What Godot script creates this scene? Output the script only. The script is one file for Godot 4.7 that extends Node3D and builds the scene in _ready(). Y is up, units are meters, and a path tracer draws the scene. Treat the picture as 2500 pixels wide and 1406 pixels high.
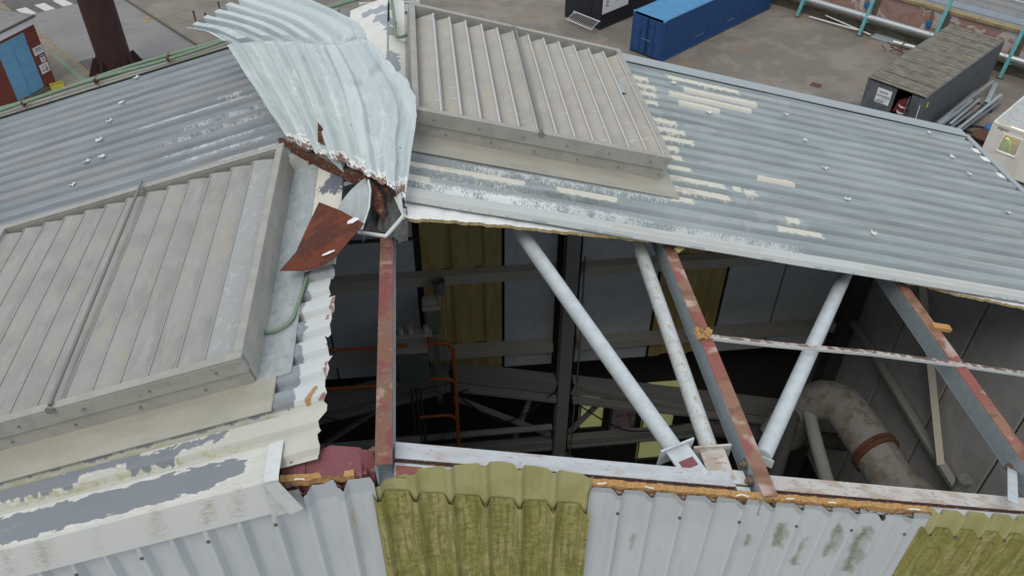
extends Node3D
# A torn corrugated roof on a tall works building, seen from a drone above its gable.
# x runs along the gable, y up, z towards the viewer; the gable stands at z = 0 and the ridge over x = 0.

const SL := 0.26428
const CA := 0.96528
const SA := 0.26122
const YR := 19.69
const PITCH := 0.1445
const YARD := 0.6637
const E := Vector3(0.788, 0, -0.616)
const W := Vector3(0.616, 0, 0.788)

var M := {}
var names := {}
var rng := RandomNumberGenerator.new()

class MB:
	var v := PackedVector3Array()
	var n := PackedVector3Array()
	var t := PackedVector2Array()
	var ix := PackedInt32Array()

	func quad(a: Vector3, b: Vector3, c: Vector3, d: Vector3, ua := Vector2.ZERO, ub := Vector2.ZERO, uc := Vector2.ZERO, ud := Vector2.ZERO) -> void:
		var nn := (c - a).cross(d - b)
		nn = nn.normalized()
		var k := v.size()
		v.append_array([a, b, c, d])
		n.append_array([nn, nn, nn, nn])
		t.append_array([ua, ub, uc, ud])
		ix.append_array([k, k + 2, k + 1, k, k + 3, k + 2])

	func quad_out(a: Vector3, b: Vector3, c: Vector3, d: Vector3, out: Vector3) -> void:
		if (c - a).cross(d - b).dot(out) < 0.0:
			quad(a, d, c, b)
		else:
			quad(a, b, c, d)

	func tri(a: Vector3, b: Vector3, c: Vector3, out := Vector3.ZERO) -> void:
		var nn := (b - a).cross(c - a).normalized()
		var k := v.size()
		if out != Vector3.ZERO and nn.dot(out) < 0.0:
			nn = -nn
			v.append_array([a, c, b])
		else:
			v.append_array([a, b, c])
		n.append_array([nn, nn, nn])
		t.append_array([Vector2.ZERO, Vector2.ZERO, Vector2.ZERO])
		ix.append_array([k, k + 2, k + 1])

	# smooth grid: P[i][j], counter-clockwise i then j seen from its front
	func grid(P: Array, U: Array = []) -> void:
		var k := v.size()
		var a := P.size()
		var b: int = P[0].size()
		for i in a:
			for j in b:
				var pi: Vector3 = P[mini(i + 1, a - 1)][j] - P[maxi(i - 1, 0)][j]
				var pj: Vector3 = P[i][mini(j + 1, b - 1)] - P[i][maxi(j - 1, 0)]
				v.append(P[i][j])
				n.append(pi.cross(pj).normalized())
				t.append(U[i][j] if U.size() else Vector2(i, j))
		for i in a - 1:
			for j in b - 1:
				var q := k + i * b + j
				ix.append_array([q, q + b + 1, q + b, q, q + 1, q + b + 1])

	# chamfered box: centre c, axes as columns of B, half sizes h
	func box(c: Vector3, h: Vector3, B := Basis(), bev := 0.003) -> void:
		bev = minf(bev, minf(h.x, minf(h.y, h.z)) * 0.45)
		var P := {}
		for sx in [-1, 1]:
			for sy in [-1, 1]:
				for sz in [-1, 1]:
					P[[sx, sy, sz, 0]] = c + B * Vector3(sx * h.x, sy * (h.y - bev), sz * (h.z - bev))
					P[[sx, sy, sz, 1]] = c + B * Vector3(sx * (h.x - bev), sy * h.y, sz * (h.z - bev))
					P[[sx, sy, sz, 2]] = c + B * Vector3(sx * (h.x - bev), sy * (h.y - bev), sz * h.z)
		for s in [-1, 1]:
			quad_out(P[[s, -1, -1, 0]], P[[s, 1, -1, 0]], P[[s, 1, 1, 0]], P[[s, -1, 1, 0]], B.x * s)
			quad_out(P[[-1, s, -1, 1]], P[[1, s, -1, 1]], P[[1, s, 1, 1]], P[[-1, s, 1, 1]], B.y * s)
			quad_out(P[[-1, -1, s, 2]], P[[1, -1, s, 2]], P[[1, 1, s, 2]], P[[-1, 1, s, 2]], B.z * s)
		if bev > 0.0004:
			for s in [-1, 1]:
				for r in [-1, 1]:
					quad_out(P[[s, r, -1, 0]], P[[s, r, 1, 0]], P[[s, r, 1, 1]], P[[s, r, -1, 1]], B.x * s + B.y * r)
					quad_out(P[[s, -1, r, 0]], P[[s, 1, r, 0]], P[[s, 1, r, 2]], P[[s, -1, r, 2]], B.x * s + B.z * r)
					quad_out(P[[-1, s, r, 1]], P[[1, s, r, 1]], P[[1, s, r, 2]], P[[-1, s, r, 2]], B.y * s + B.z * r)
					for q in [-1, 1]:
						tri(P[[s, r, q, 0]], P[[s, r, q, 1]], P[[s, r, q, 2]], B.x * s + B.y * r + B.z * q)

	# box given by two end points of its axis, a width direction and sizes
	func bar(a: Vector3, b: Vector3, w: float, h: float, up := Vector3.UP, bev := 0.003) -> void:
		var z := (b - a).normalized()
		var x := up.cross(z).normalized()
		if x == Vector3.ZERO:
			x = Vector3.RIGHT.cross(z).normalized()
		box((a + b) / 2, Vector3(w / 2, h / 2, (b - a).length() / 2), Basis(x, z.cross(x), z), bev)

	func tube(pts: Array, r, sides := 14, caps := true) -> void:
		var P := []
		var U := []
		var side := Vector3.ZERO
		var run := 0.0
		for i in pts.size():
			var d: Vector3 = (pts[mini(i + 1, pts.size() - 1)] - pts[maxi(i - 1, 0)]).normalized()
			if side == Vector3.ZERO:
				side = d.cross(Vector3.UP if absf(d.y) < 0.95 else Vector3.RIGHT).normalized()
			side = (side - d * side.dot(d)).normalized()
			var o := d.cross(side)
			var rr: float = r[i] if r is Array else r
			if i:
				run += (pts[i] - pts[i - 1]).length()
			var row := []
			var ur := []
			for j in sides + 1:
				var a := TAU * j / sides
				row.append(pts[i] + (side * cos(a) + o * sin(a)) * rr)
				ur.append(Vector2(run, float(j) / sides))
			P.append(row)
			U.append(ur)
		var k := v.size()
		grid(P, U)
		for i in pts.size():   # exact round normals
			for j in sides + 1:
				n[k + i * (sides + 1) + j] = (P[i][j] - pts[i]).normalized()
		# winding must agree with those normals
		if ((P[1][0] - P[0][0]).cross(P[0][1] - P[0][0])).dot(P[0][0] - pts[0]) < 0.0:
			for q in range(ix.size() - (pts.size() - 1) * sides * 6, ix.size(), 3):
				var s := ix[q + 1]
				ix[q + 1] = ix[q + 2]
				ix[q + 2] = s
		if caps:
			for e in [0, pts.size() - 1]:
				var out: Vector3 = pts[0] - pts[1] if e == 0 else pts[e] - pts[e - 1]
				for j in sides:
					tri(pts[e], P[e][j], P[e][j + 1], out)

	func mesh(m: Material) -> ArrayMesh:
		var a := []
		a.resize(Mesh.ARRAY_MAX)
		a[Mesh.ARRAY_VERTEX] = v
		a[Mesh.ARRAY_NORMAL] = n
		a[Mesh.ARRAY_TEX_UV] = t
		a[Mesh.ARRAY_INDEX] = ix
		var me := ArrayMesh.new()
		me.add_surface_from_arrays(Mesh.PRIMITIVE_TRIANGLES, a)
		me.surface_set_material(0, m)
		return me

# ---------- scene tree helpers ----------
func numbered(called: String) -> String:
	if not names.has(called):
		names[called] = 0
		return called
	names[called] += 1
	return "%s_%03d" % [called, names[called]]

func tag(o: Node3D, label: String, category: String, group := "") -> Node3D:
	o.set_meta("label", label)
	o.set_meta("category", category)
	if group:
		o.set_meta("group", group)
	return o

func thing(called: String, label: String, category: String, at := Vector3.ZERO, turn := 0.0, group := "") -> Node3D:
	var o := Node3D.new()
	o.name = numbered(called)
	add_child(o)
	o.position = at
	o.rotation.y = turn
	return tag(o, label, category, group)

func obj(called: String, mb: MB, m: Material, parent: Node3D = null, label := "") -> MeshInstance3D:
	return inst(called, mb.mesh(m), parent, Transform3D(), label)

func inst(called: String, me: Mesh, parent: Node3D = null, tr := Transform3D(), label := "") -> MeshInstance3D:
	var o := MeshInstance3D.new()
	o.mesh = me
	o.cast_shadow = GeometryInstance3D.SHADOW_CASTING_SETTING_ON
	if parent == null:
		o.name = numbered(called)
		add_child(o)
	else:
		o.name = called
		parent.add_child(o, true)
	o.transform = tr
	if label:
		o.set_meta("label", label)
	return o

func struct(called: String, mb: MB, m: Material) -> MeshInstance3D:
	var o := obj(called, mb, m)
	o.set_meta("kind", "structure")
	return o

func box1(c: Vector3, s: Vector3, B := Basis(), bev := 0.003) -> MB:
	var b := MB.new()
	b.box(c, s / 2, B, bev)
	return b

func bar1(a: Vector3, b: Vector3, w: float, h: float, up := Vector3.UP, bev := 0.003) -> MB:
	var m := MB.new()
	m.bar(a, b, w, h, up, bev)
	return m

func tube1(pts: Array, r, sides := 14, caps := true) -> MB:
	var m := MB.new()
	m.tube(pts, r, sides, caps)
	return m

func smooth_path(pts: Array, per := 6) -> Array:
	var out := []
	for i in pts.size() - 1:
		var p0: Vector3 = pts[maxi(i - 1, 0)]
		var p1: Vector3 = pts[i]
		var p2: Vector3 = pts[i + 1]
		var p3: Vector3 = pts[mini(i + 2, pts.size() - 1)]
		for k in per:
			out.append(p1.cubic_interpolate(p2, p0, p3, float(k) / per))
	out.append(pts[-1])
	return out

# roof point: side -1 left, +1 right; s down the slope from the ridge; h off the sheet
func rp(side: float, s: float, z: float, h := 0.0) -> Vector3:
	return Vector3(side * (s * CA + h * SA), YR - s * SA + h * CA, z)

func roof_basis(side: float) -> Basis:   # x down the slope, y off the sheet, z along the ridge (left-handed slopes are turned round)
	var x := Vector3(side * CA, -SA, 0)
	var y := Vector3(side * SA, CA, 0)
	return Basis(x, y, x.cross(y))

func text(words: String, size: float, m: Material, parent: Node3D, tr: Transform3D, serif := false) -> void:
	var tm := TextMesh.new()
	var f := SystemFont.new()
	f.font_names = PackedStringArray(["Droid Serif" if serif else "Droid Sans"])
	f.font_weight = 700
	tm.font = f
	tm.text = words
	tm.font_size = 32
	tm.pixel_size = size / 32.0
	tm.depth = 0.004
	tm.material = m
	inst("lettering", tm, parent, tr)

# ---------- textures ----------
func noise_bytes(w: int, h: int, freq: float, sx: float, sy: float, sd: int, type := FastNoiseLite.TYPE_SIMPLEX_SMOOTH, oct := 4) -> PackedByteArray:
	var f := FastNoiseLite.new()
	f.seed = sd
	f.noise_type = type
	f.frequency = freq
	f.fractal_octaves = oct
	var im := f.get_seamless_image(maxi(8, int(w / sx)), maxi(8, int(h / sy)), false, false, 0.15, true)
	im.convert(Image.FORMAT_L8)
	if im.get_width() != w or im.get_height() != h:
		im.resize(w, h, Image.INTERPOLATE_CUBIC)
	return im.get_data()

# layers: [freq, stretch x, stretch y, low, high, colour, most]
func paint(w: int, h: int, base: Color, layers: Array, sd: int) -> PackedByteArray:
	var px := PackedByteArray()
	px.resize(w * h * 3)
	var b8 := [int(base.r * 255), int(base.g * 255), int(base.b * 255)]
	for i in w * h:
		px[i * 3] = b8[0]
		px[i * 3 + 1] = b8[1]
		px[i * 3 + 2] = b8[2]
	for l in layers.size():
		var L: Array = layers[l]
		var nb := noise_bytes(w, h, L[0], L[1], L[2], sd * 31 + l * 7 + 1)
		var c: Color = L[5]
		var cr := c.r * 255.0
		var cg := c.g * 255.0
		var cb := c.b * 255.0
		var lut := PackedFloat32Array()
		for i in 256:
			lut.append(smoothstep(L[3], L[4], i / 255.0) * L[6])
		for i in w * h:
			var a := lut[nb[i]]
			if a > 0.004:
				var k := i * 3
				px[k] = int(px[k] + (cr - px[k]) * a)
				px[k + 1] = int(px[k + 1] + (cg - px[k + 1]) * a)
				px[k + 2] = int(px[k + 2] + (cb - px[k + 2]) * a)
	return px

func to_tex(px: PackedByteArray, w: int, h: int) -> ImageTexture:
	return ImageTexture.create_from_image(Image.create_from_data(w, h, false, Image.FORMAT_RGB8, px))

# patches: [u0, v0, u1, v1, half width, raggedness] in metres; a ragged daub of colour along a line.
# rim: colour of the broken paint edge round the whole daub; soft: width over which grains of it thin out
func daub(px: PackedByteArray, w: int, h: int, ext: Rect2, list: Array, nb: PackedByteArray, c: Color, most := 1.0, rim := Color(0, 0, 0, 0), soft := 0.0, grain := PackedByteArray()) -> void:
	if rim.a > 0.0:
		daub(px, w, h, ext, list, nb, rim, 0.9)
	var cut := -0.006 if rim.a > 0.0 else 0.0
	var mx := w / ext.size.x
	var my := h / ext.size.y
	var cr := c.r * 255
	var cg := c.g * 255
	var cb := c.b * 255
	for P in list:
		var a := Vector2((P[0] - ext.position.x) / ext.size.x * w, (P[1] - ext.position.y) / ext.size.y * h)
		var b := Vector2((P[2] - ext.position.x) / ext.size.x * w, (P[3] - ext.position.y) / ext.size.y * h)
		var hw: float = P[4]
		var rag: float = P[5]
		var square: bool = P.size() > 6
		var grow := (hw + rag)
		var x0 := clampi(int(minf(a.x, b.x) - grow * mx), 0, w - 1)
		var x1 := clampi(int(maxf(a.x, b.x) + grow * mx), 0, w - 1)
		var y0 := clampi(int(minf(a.y, b.y) - grow * my), 0, h - 1)
		var y1 := clampi(int(maxf(a.y, b.y) + grow * my), 0, h - 1)
		var am := Vector2(a.x / mx, a.y / my)
		var ab := Vector2(b.x / mx, b.y / my) - am
		var il := 1.0 / maxf(ab.length_squared(), 1e-9)
		for y in range(y0, y1 + 1):
			for x in range(x0, x1 + 1):
				var p := Vector2(x / mx, y / my) - am
				var q := p.dot(ab) * il
				var d := 0.0
				if square:
					d = maxf((p - ab * q).length() - hw, maxf(-q, q - 1.0) * ab.length() - 0.02)
				else:
					d = (p - ab * clampf(q, 0.0, 1.0)).length() - hw
				d += (nb[y * w + x] - 128) / 128.0 * rag
				if d < cut:
					var k := (y * w + x) * 3
					var al := most
					if soft > 0.0:
						al *= minf(-d / soft, 1.0) * (0.35 + 0.65 * grain[y * w + x] / 255.0)
					px[k] = int(lerpf(px[k], cr, al))
					px[k + 1] = int(lerpf(px[k + 1], cg, al))
					px[k + 2] = int(lerpf(px[k + 2], cb, al))

func white_noise(n: int, sd: int) -> PackedByteArray:
	rng.seed = sd
	var out := PackedByteArray()
	out.resize(n)
	for i in range(0, n - 3, 4):
		out.encode_u32(i, rng.randi())
	return out

# chalky grains along a line: thick where a coarse noise is high, thinning to the sides
func speckle(px: PackedByteArray, w: int, h: int, ext: Rect2, list: Array, nb: PackedByteArray, grain: PackedByteArray, c: Color, much := 1.0) -> void:
	var mx := w / ext.size.x
	var my := h / ext.size.y
	for P in list:
		var hw: float = P[4]
		var n := int(absf(P[2] - P[0]) * mx)
		for i in n:
			var q := float(i) / n
			var u: float = lerpf(P[0], P[2], q)
			var vv: float = lerpf(P[1], P[3], q)
			var x := int((u - ext.position.x) * mx)
			var ends := minf(1.0, minf(q, 1.0 - q) * 6.0)
			for j in range(-int(hw * my), int(hw * my) + 1):
				var y := int((vv - ext.position.y) * my) + j
				if x < 0 or y < 0 or x >= w or y >= h:
					continue
				var k := y * w + x
				var fall := (1.0 - absf(j) / (hw * my + 1.0)) * ends
				var want := fall * (nb[k] / 255.0 * 1.6 - 0.2) * much
				if grain[k] / 255.0 < want:
					px[k * 3] = int(lerpf(px[k * 3], c.r * 255, 0.6))
					px[k * 3 + 1] = int(lerpf(px[k * 3 + 1], c.g * 255, 0.6))
					px[k * 3 + 2] = int(lerpf(px[k * 3 + 2], c.b * 255, 0.6))

func mat(c: Color, rough := 0.8, metal := 0.0) -> StandardMaterial3D:
	var m := StandardMaterial3D.new()
	m.albedo_color = c
	m.roughness = rough
	m.metallic = metal
	return m

func uvmat(tx: Texture2D, rough := 0.8, metal := 0.0) -> StandardMaterial3D:
	var m := mat(Color.WHITE, rough, metal)
	m.albedo_texture = tx
	return m

# world-mapped tile, repeating every `metres`
func tile(base: Color, layers: Array, metres: float, rough := 0.85, metal := 0.0, sd := 1, size := 512, relief := 0.0, local := true) -> StandardMaterial3D:
	var m := uvmat(to_tex(paint(size, size, base, layers, sd), size, size), rough, metal)
	m.uv1_triplanar = true
	m.uv1_world_triplanar = not local
	m.uv1_scale = Vector3.ONE / metres
	if relief > 0.0:
		var im := Image.create_from_data(size, size, false, Image.FORMAT_L8, noise_bytes(size, size, 0.03, 1, 1, sd + 5))
		im.convert(Image.FORMAT_RGBA8)
		im.bump_map_to_normal_map(relief)
		m.normal_enabled = true
		m.normal_texture = ImageTexture.create_from_image(im)
		m.normal_scale = 1.0
	return m

func rgb(r: int, g: int, b: int) -> Color:
	return Color8(r, g, b)

const RX := Rect2(0, -4.75, 5.75, 4.95)   # roof textures: down the slope from 0, along z from -4.75
const TW := 1152
const TH := 1024

func roof_textures() -> void:
	var nb := noise_bytes(TW, TH, 0.035, 1, 1, 77)
	var mid := noise_bytes(TW, TH, 0.16, 1.6, 1, 79)
	var fine := noise_bytes(TW, TH, 0.22, 3, 1, 78, FastNoiseLite.TYPE_SIMPLEX, 2)
	var gr := white_noise(TW * TH, 5)
	var lay := [
		[0.006, 1, 1, 0.35, 0.75, rgb(152, 161, 163), 0.7],
		[0.012, 5, 1, 0.45, 0.8, rgb(123, 132, 137), 0.55],
		[0.05, 10, 1, 0.5, 0.85, rgb(171, 181, 181), 0.45],
		[0.03, 14, 1, 0.55, 0.9, rgb(139, 135, 135), 0.5],
		[0.2, 1, 1, 0.55, 0.95, rgb(156, 163, 164), 0.3]]
	var px := paint(TW, TH, rgb(140, 150, 152), lay, 3)
	var cream := rgb(203, 200, 186)
	var pale := rgb(160, 170, 172)
	# worn paint veils beside the surviving patches
	daub(px, TW, TH, RX, [[2.2, -4.0, 2.9, -4.0, 0.03, 0.06], [2.3, -3.44, 2.6, -3.44, 0.03, 0.05], [2.4, -2.58, 2.7, -2.58, 0.03, 0.05], [3.1, -4.3, 3.6, -4.29, 0.03, 0.05], [2.35, -2.43, 2.6, -2.43, 0.025, 0.05], [2.0, -3.58, 2.3, -3.58, 0.02, 0.05], [2.3, -2.87, 2.7, -2.87, 0.02, 0.05], [2.55, -2.28, 2.9, -2.28, 0.03, 0.05], [2.1, -2.14, 2.6, -2.14, 0.03, 0.06]], nb, rgb(160, 167, 169), 0.55)
	var list := []
	for p in [[2.0, -4.15, 2.18], [2.01, -4.01, 2.22], [1.99, -3.87, 2.19], [2.0, -3.725, 2.16], [2.44, -4.31, 2.58], [2.61, -4.31, 3.1], [2.55, -4.14, 3.22], [2.37, -3.99, 3.11], [2.42, -3.85, 2.76], [2.01, -3.43, 2.24], [2.0, -3.29, 2.27], [1.99, -3.155, 2.31], [1.99, -3.01, 2.14], [1.99, -2.88, 2.13], [1.95, -2.735, 2.16], [1.91, -2.585, 2.38], [1.92, -2.43, 2.36], [1.91, -2.3, 2.05], [2.66, -2.155, 2.98], [2.79, -2.285, 2.86], [2.48, -2.59, 2.51], [2.56, -2.565, 2.62], [1.88, -4.3, 1.98]]:
		list.append([p[0], p[1], p[2], p[1], 0.036, 0.02, 1])
	for p in [[0.1, -2.17, 0.5], [0.1, -2.01, 0.24], [0.53, -2.16, 0.84], [1.09, -2.16, 1.46]]:
		list.append([p[0], p[1], p[2], p[1], 0.042, 0.016, 1])
	daub(px, TW, TH, RX, list, mid, cream, 0.95, rgb(188, 186, 172))
	daub(px, TW, TH, RX, [[2.0, -3.87, 2.08, -3.87, 0.02, 0.03], [2.0, -3.73, 2.08, -3.73, 0.02, 0.03], [1.95, -2.43, 2.1, -2.43, 0.02, 0.03], [1.95, -2.58, 2.05, -2.58, 0.02, 0.03], [0.3, -2.17, 0.45, -2.17, 0.015, 0.03]], fine, rgb(150, 146, 112), 0.6, Color(0, 0, 0, 0), 0.02, gr)
	daub(px, TW, TH, RX, [[2.78, -2.81, 3.04, -2.81, 0.032, 0.012]], nb, rgb(212, 204, 190), 0.95)
	daub(px, TW, TH, RX, [[2.84, -2.80, 3.05, -2.785, 0.008, 0.008]], nb, rgb(150, 110, 70), 0.9)
	# paint that a lap kept clean along the torn edge, and pale new metal
	daub(px, TW, TH, RX, [[0.0, -1.855, 5.75, -1.855, 0.055, 0.006]], nb, rgb(186, 190, 187), 0.95)
	daub(px, TW, TH, RX, [[1.4, -1.85, 2.4, -1.85, 0.02, 0.03], [3.2, -1.85, 4.6, -1.85, 0.02, 0.03]], nb, rgb(172, 172, 162), 0.5)
	speckle(px, TW, TH, RX, [[0.08, -1.945, 1.75, -1.95, 0.055], [0.1, -1.95, 1.2, -1.95, 0.04], [0.38, -2.25, 1.95, -2.27, 0.035], [0.2, -2.09, 0.9, -2.1, 0.03], [1.7, -1.945, 2.8, -1.945, 0.025]], nb, gr, rgb(232, 235, 234), 1.3)
	speckle(px, TW, TH, RX, [[0.05, -2.275, 1.95, -2.28, 0.03], [0.05, -2.1, 1.5, -2.1, 0.03]], nb, gr, rgb(100, 104, 102), 0.9)
	M.roof_r = uvmat(to_tex(px, TW, TH), 0.55, 0.0)
	# left slope: cooler bare metal, chalk lines, cream verge with slate-grey bare areas
	lay = [
		[0.006, 1, 1, 0.3, 0.7, rgb(132, 140, 146), 0.7],
		[0.02, 8, 1, 0.45, 0.8, rgb(111, 118, 123), 0.6],
		[0.045, 10, 1, 0.5, 0.85, rgb(151, 161, 165), 0.5],
		[0.012, 3, 1, 0.55, 0.8, rgb(140, 136, 135), 0.55],
		[0.2, 1, 1, 0.55, 0.95, rgb(139, 147, 152), 0.3]]
	px = paint(TW, TH, rgb(123, 131, 137), lay, 5)
	var lines := []
	for p in [[2.06, 0.94, -3.635], [1.78, 0.8, -3.27], [1.7, 0.74, -3.05], [1.49, 0.73, -2.91], [1.24, 0.71, -2.76], [1.37, 1.14, -3.74], [1.6, 0.8, -3.42], [1.2, 0.7, -2.62]]:
		lines.append([p[0], p[2] + 0.03, p[1], p[2] + 0.03, 0.03])
	speckle(px, TW, TH, RX, lines, nb, gr, rgb(222, 226, 228), 1.2)
	# protected white paint where the ridge cap covered the sheet ends
	daub(px, TW, TH, RX, [[0.2, -1.45, 0.2, 0.0, 0.2, 0.03]], nb, rgb(196, 201, 200), 0.92)
	daub(px, TW, TH, RX, [[0.3, -1.25, 0.32, -1.2, 0.04, 0.03], [0.42, -0.9, 0.44, -0.5, 0.03, 0.03]], fine, rgb(150, 152, 158), 0.7, Color(0, 0, 0, 0), 0.03, gr)
	daub(px, TW, TH, RX, [[0.255, -0.99, 0.275, -0.86, 0.008, 0.014], [0.26, -0.56, 0.27, -0.5, 0.008, 0.012], [0.27, -0.36, 0.3, -0.28, 0.014, 0.02], [0.255, -0.7, 0.262, -0.68, 0.006, 0.01], [0.262, -0.15, 0.30, -0.09, 0.03, 0.03], [0.3, -0.08, 0.42, -0.06, 0.01, 0.02]], mid, rgb(134, 92, 78), 0.85)
	# the cream verge strip
	daub(px, TW, TH, RX, [[0.2, -0.2, 5.75, -0.2, 0.16, 0.01]], nb, rgb(186, 186, 175), 0.96)
	daub(px, TW, TH, RX, [[0.5, -0.335, 5.75, -0.335, 0.018, 0.03]], nb, rgb(150, 148, 108), 0.75, Color(0, 0, 0, 0), 0.03, gr)
	daub(px, TW, TH, RX, [[0.9, -0.21, 1.25, -0.22, 0.015, 0.03], [1.3, -0.21, 1.7, -0.23, 0.015, 0.03], [0.6, -0.2, 0.8, -0.21, 0.01, 0.03]], fine, rgb(150, 144, 96), 0.75, Color(0, 0, 0, 0), 0.03, gr)
	daub(px, TW, TH, RX, [[0.72, -0.285, 1.0, -0.27, 0.028, 0.025], [0.95, -0.25, 1.12, -0.25, 0.042, 0.02], [1.12, -0.285, 1.45, -0.295, 0.03, 0.02], [1.42, -0.265, 1.95, -0.28, 0.05, 0.02], [2.0, -0.27, 3.2, -0.27, 0.04, 0.04]], mid, rgb(116, 122, 128), 0.95, rgb(200, 199, 188))
	daub(px, TW, TH, RX, [[0.3, -0.42, 0.34, -0.36, 0.012, 0.012]], nb, rgb(150, 110, 60), 0.8)
	M.roof_l = uvmat(to_tex(px, TW, TH), 0.55, 0.0)

	# verge flashing of the left slope: u down the slope 0..5.75, v over the fold
	var w := 1024
	var h := 256
	var ext := Rect2(0, -0.22, 5.75, 0.5)
	gr = white_noise(w * h, 6)
	nb = noise_bytes(w, h, 0.06, 1, 1, 81)
	fine = noise_bytes(w, h, 0.12, 1, 1, 82)
	px = paint(w, h, rgb(198, 198, 190), [[0.02, 1, 1, 0.4, 0.8, rgb(186, 187, 180), 0.6], [0.09, 1, 1, 0.55, 0.9, rgb(170, 170, 158), 0.35]], 9)
	daub(px, w, h, ext, [[0.63, -0.075, 0.8, -0.07, 0.055, 0.022], [0.75, -0.066, 1.3, -0.062, 0.072, 0.02], [1.25, -0.06, 5.7, -0.06, 0.077, 0.02]], nb, rgb(119, 124, 130), 0.97, rgb(208, 208, 200))
	daub(px, w, h, ext, [[1.2, -0.05, 1.35, -0.06, 0.01, 0.03], [1.6, -0.08, 1.7, -0.05, 0.015, 0.03], [2.2, -0.08, 2.6, -0.05, 0.015, 0.04]], fine, rgb(150, 156, 166), 0.6, Color(0, 0, 0, 0), 0.03, gr)
	daub(px, w, h, ext, [[0.0, 0.15, 5.75, 0.15, 0.118, 0.0]], nb, rgb(222, 225, 224), 0.85)
	# algae streaks on the upright face
	for k in 16:
		var u := 0.6 + k * 0.2 + 0.07 * sin(k * 5.1)
		daub(px, w, h, ext, [[u, 0.05 + 0.03 * sin(k * 2.2), u + 0.03, 0.17, 0.04 + 0.02 * sin(k * 3.3), 0.05]], fine, rgb(150, 152, 126), 0.5 + 0.25 * sin(k * 1.7), Color(0, 0, 0, 0), 0.06, gr)
	M.verge = uvmat(to_tex(px, w, h), 0.6)

	# the peeled sheet: u across 0..1, v along 0..1
	w = 512
	h = 768
	ext = Rect2(0, 0, 1, 1.6)
	nb = noise_bytes(w, h, 0.03, 1, 1, 91)
	fine = noise_bytes(w, h, 0.1, 1, 2, 92)
	px = paint(w, h, rgb(188, 199, 200), [[0.008, 1, 2, 0.35, 0.75, rgb(178, 189, 191), 0.7], [0.03, 1, 3, 0.6, 0.9, rgb(207, 216, 218), 0.45], [0.06, 1, 4, 0.62, 0.95, rgb(168, 182, 187), 0.35]], 12)
	var rust := rgb(116, 84, 74)
	for q in [[0.02, 0.0, 0.05, 0.06, 0.02], [0.16, 0.02, 0.17, 0.05, 0.035], [0.3, 0.0, 0.36, 0.01, 0.03], [0.46, 0.04, 0.56, 0.05, 0.03], [0.62, 0.0, 0.66, 0.05, 0.035], [0.76, 0.02, 0.8, 0.05, 0.03], [0.9, 0.0, 0.95, 0.1, 0.03]]:
		daub(px, w, h, ext, [[q[0], q[1], q[2], q[3] + 0.03, q[4] * 1.7, 0.04]], nb, rgb(226, 228, 226), 0.9)
		daub(px, w, h, ext, [[q[0], q[1], q[2], q[3], q[4] * 1.0, 0.05]], fine, rust, 0.85)
	daub(px, w, h, ext, [[0.0, 0.0, 1.0, 0.0, 0.008, 0.02]], fine, rgb(96, 62, 44), 0.9)
	daub(px, w, h, ext, [[0.0, 0.05, 0.0, 1.6, 0.012, 0.01]], nb, rgb(222, 228, 229), 0.9)
	gr = white_noise(w * h, 8)
	daub(px, w, h, ext, [[0.3, 0.5, 0.34, 0.7, 0.02, 0.03], [0.6, 0.4, 0.62, 0.9, 0.015, 0.03], [0.2, 0.9, 0.9, 0.98, 0.012, 0.03], [0.8, 0.2, 0.84, 0.5, 0.015, 0.03]], fine, rgb(222, 229, 231), 0.7, Color(0, 0, 0, 0), 0.02, gr)
	for k in 26:
		var pu := fposmod(k * 0.381, 1.0)
		var pv := 0.1 + fposmod(k * 0.617, 1.0) * 1.4
		daub(px, w, h, ext, [[pu, pv, pu + 0.02, pv + 0.12 + 0.1 * sin(k * 1.9), 0.012, 0.03]], fine, rgb(158, 169, 171), 0.55, Color(0, 0, 0, 0), 0.02, gr)
	daub(px, w, h, ext, [[0.05, 0.955, 0.95, 0.965, 0.006, 0.012]], fine, rgb(150, 160, 163), 0.6)
	for k in 7:
		daub(px, w, h, ext, [[0.07 + k * 0.143, 0.36, 0.071 + k * 0.143, 0.36, 0.004, 0.003], [0.07 + k * 0.143, 1.32, 0.071 + k * 0.143, 1.32, 0.004, 0.003]], nb, rgb(90, 72, 62), 0.8)
	M.peel = uvmat(to_tex(px, w, h), 0.5)

	# ridge cap: u x from -0.36, v z from -4.65; and the flashing strip beside the tear
	w = 192
	h = 512
	ext = Rect2(-0.36, -4.65, 0.72, 2.0)
	nb = noise_bytes(w, h, 0.05, 1, 1, 101)
	px = paint(w, h, rgb(216, 216, 210), [[0.02, 1, 1, 0.4, 0.8, rgb(206, 206, 200), 0.6], [0.1, 1, 1, 0.7, 0.9, rgb(186, 188, 186), 0.5]], 16)
	daub(px, w, h, ext, [[-0.16, -4.42, -0.02, -4.40, 0.07, 0.04], [-0.06, -4.25, 0.02, -4.1, 0.07, 0.04], [0.0, -4.0, 0.02, -3.9, 0.04, 0.03], [0.03, -3.55, 0.06, -3.0, 0.05, 0.04]], nb, rgb(146, 153, 162), 0.95, rgb(226, 226, 220))
	M.cap = uvmat(to_tex(px, w, h), 0.6)
	w = 128
	h = 384
	ext = Rect2(0.24, -2.5, 0.25, 1.3)
	nb = noise_bytes(w, h, 0.07, 1, 1, 103)
	gr = white_noise(w * h, 9)
	px = paint(w, h, rgb(206, 204, 192), [[0.03, 1, 1, 0.4, 0.8, rgb(196, 194, 182), 0.6]], 17)
	daub(px, w, h, ext, [[0.29, -2.12, 0.36, -2.0, 0.05, 0.03], [0.25, -2.15, 0.3, -1.95, 0.04, 0.03]], nb, rgb(96, 102, 112), 0.95, rgb(186, 184, 174))
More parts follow.
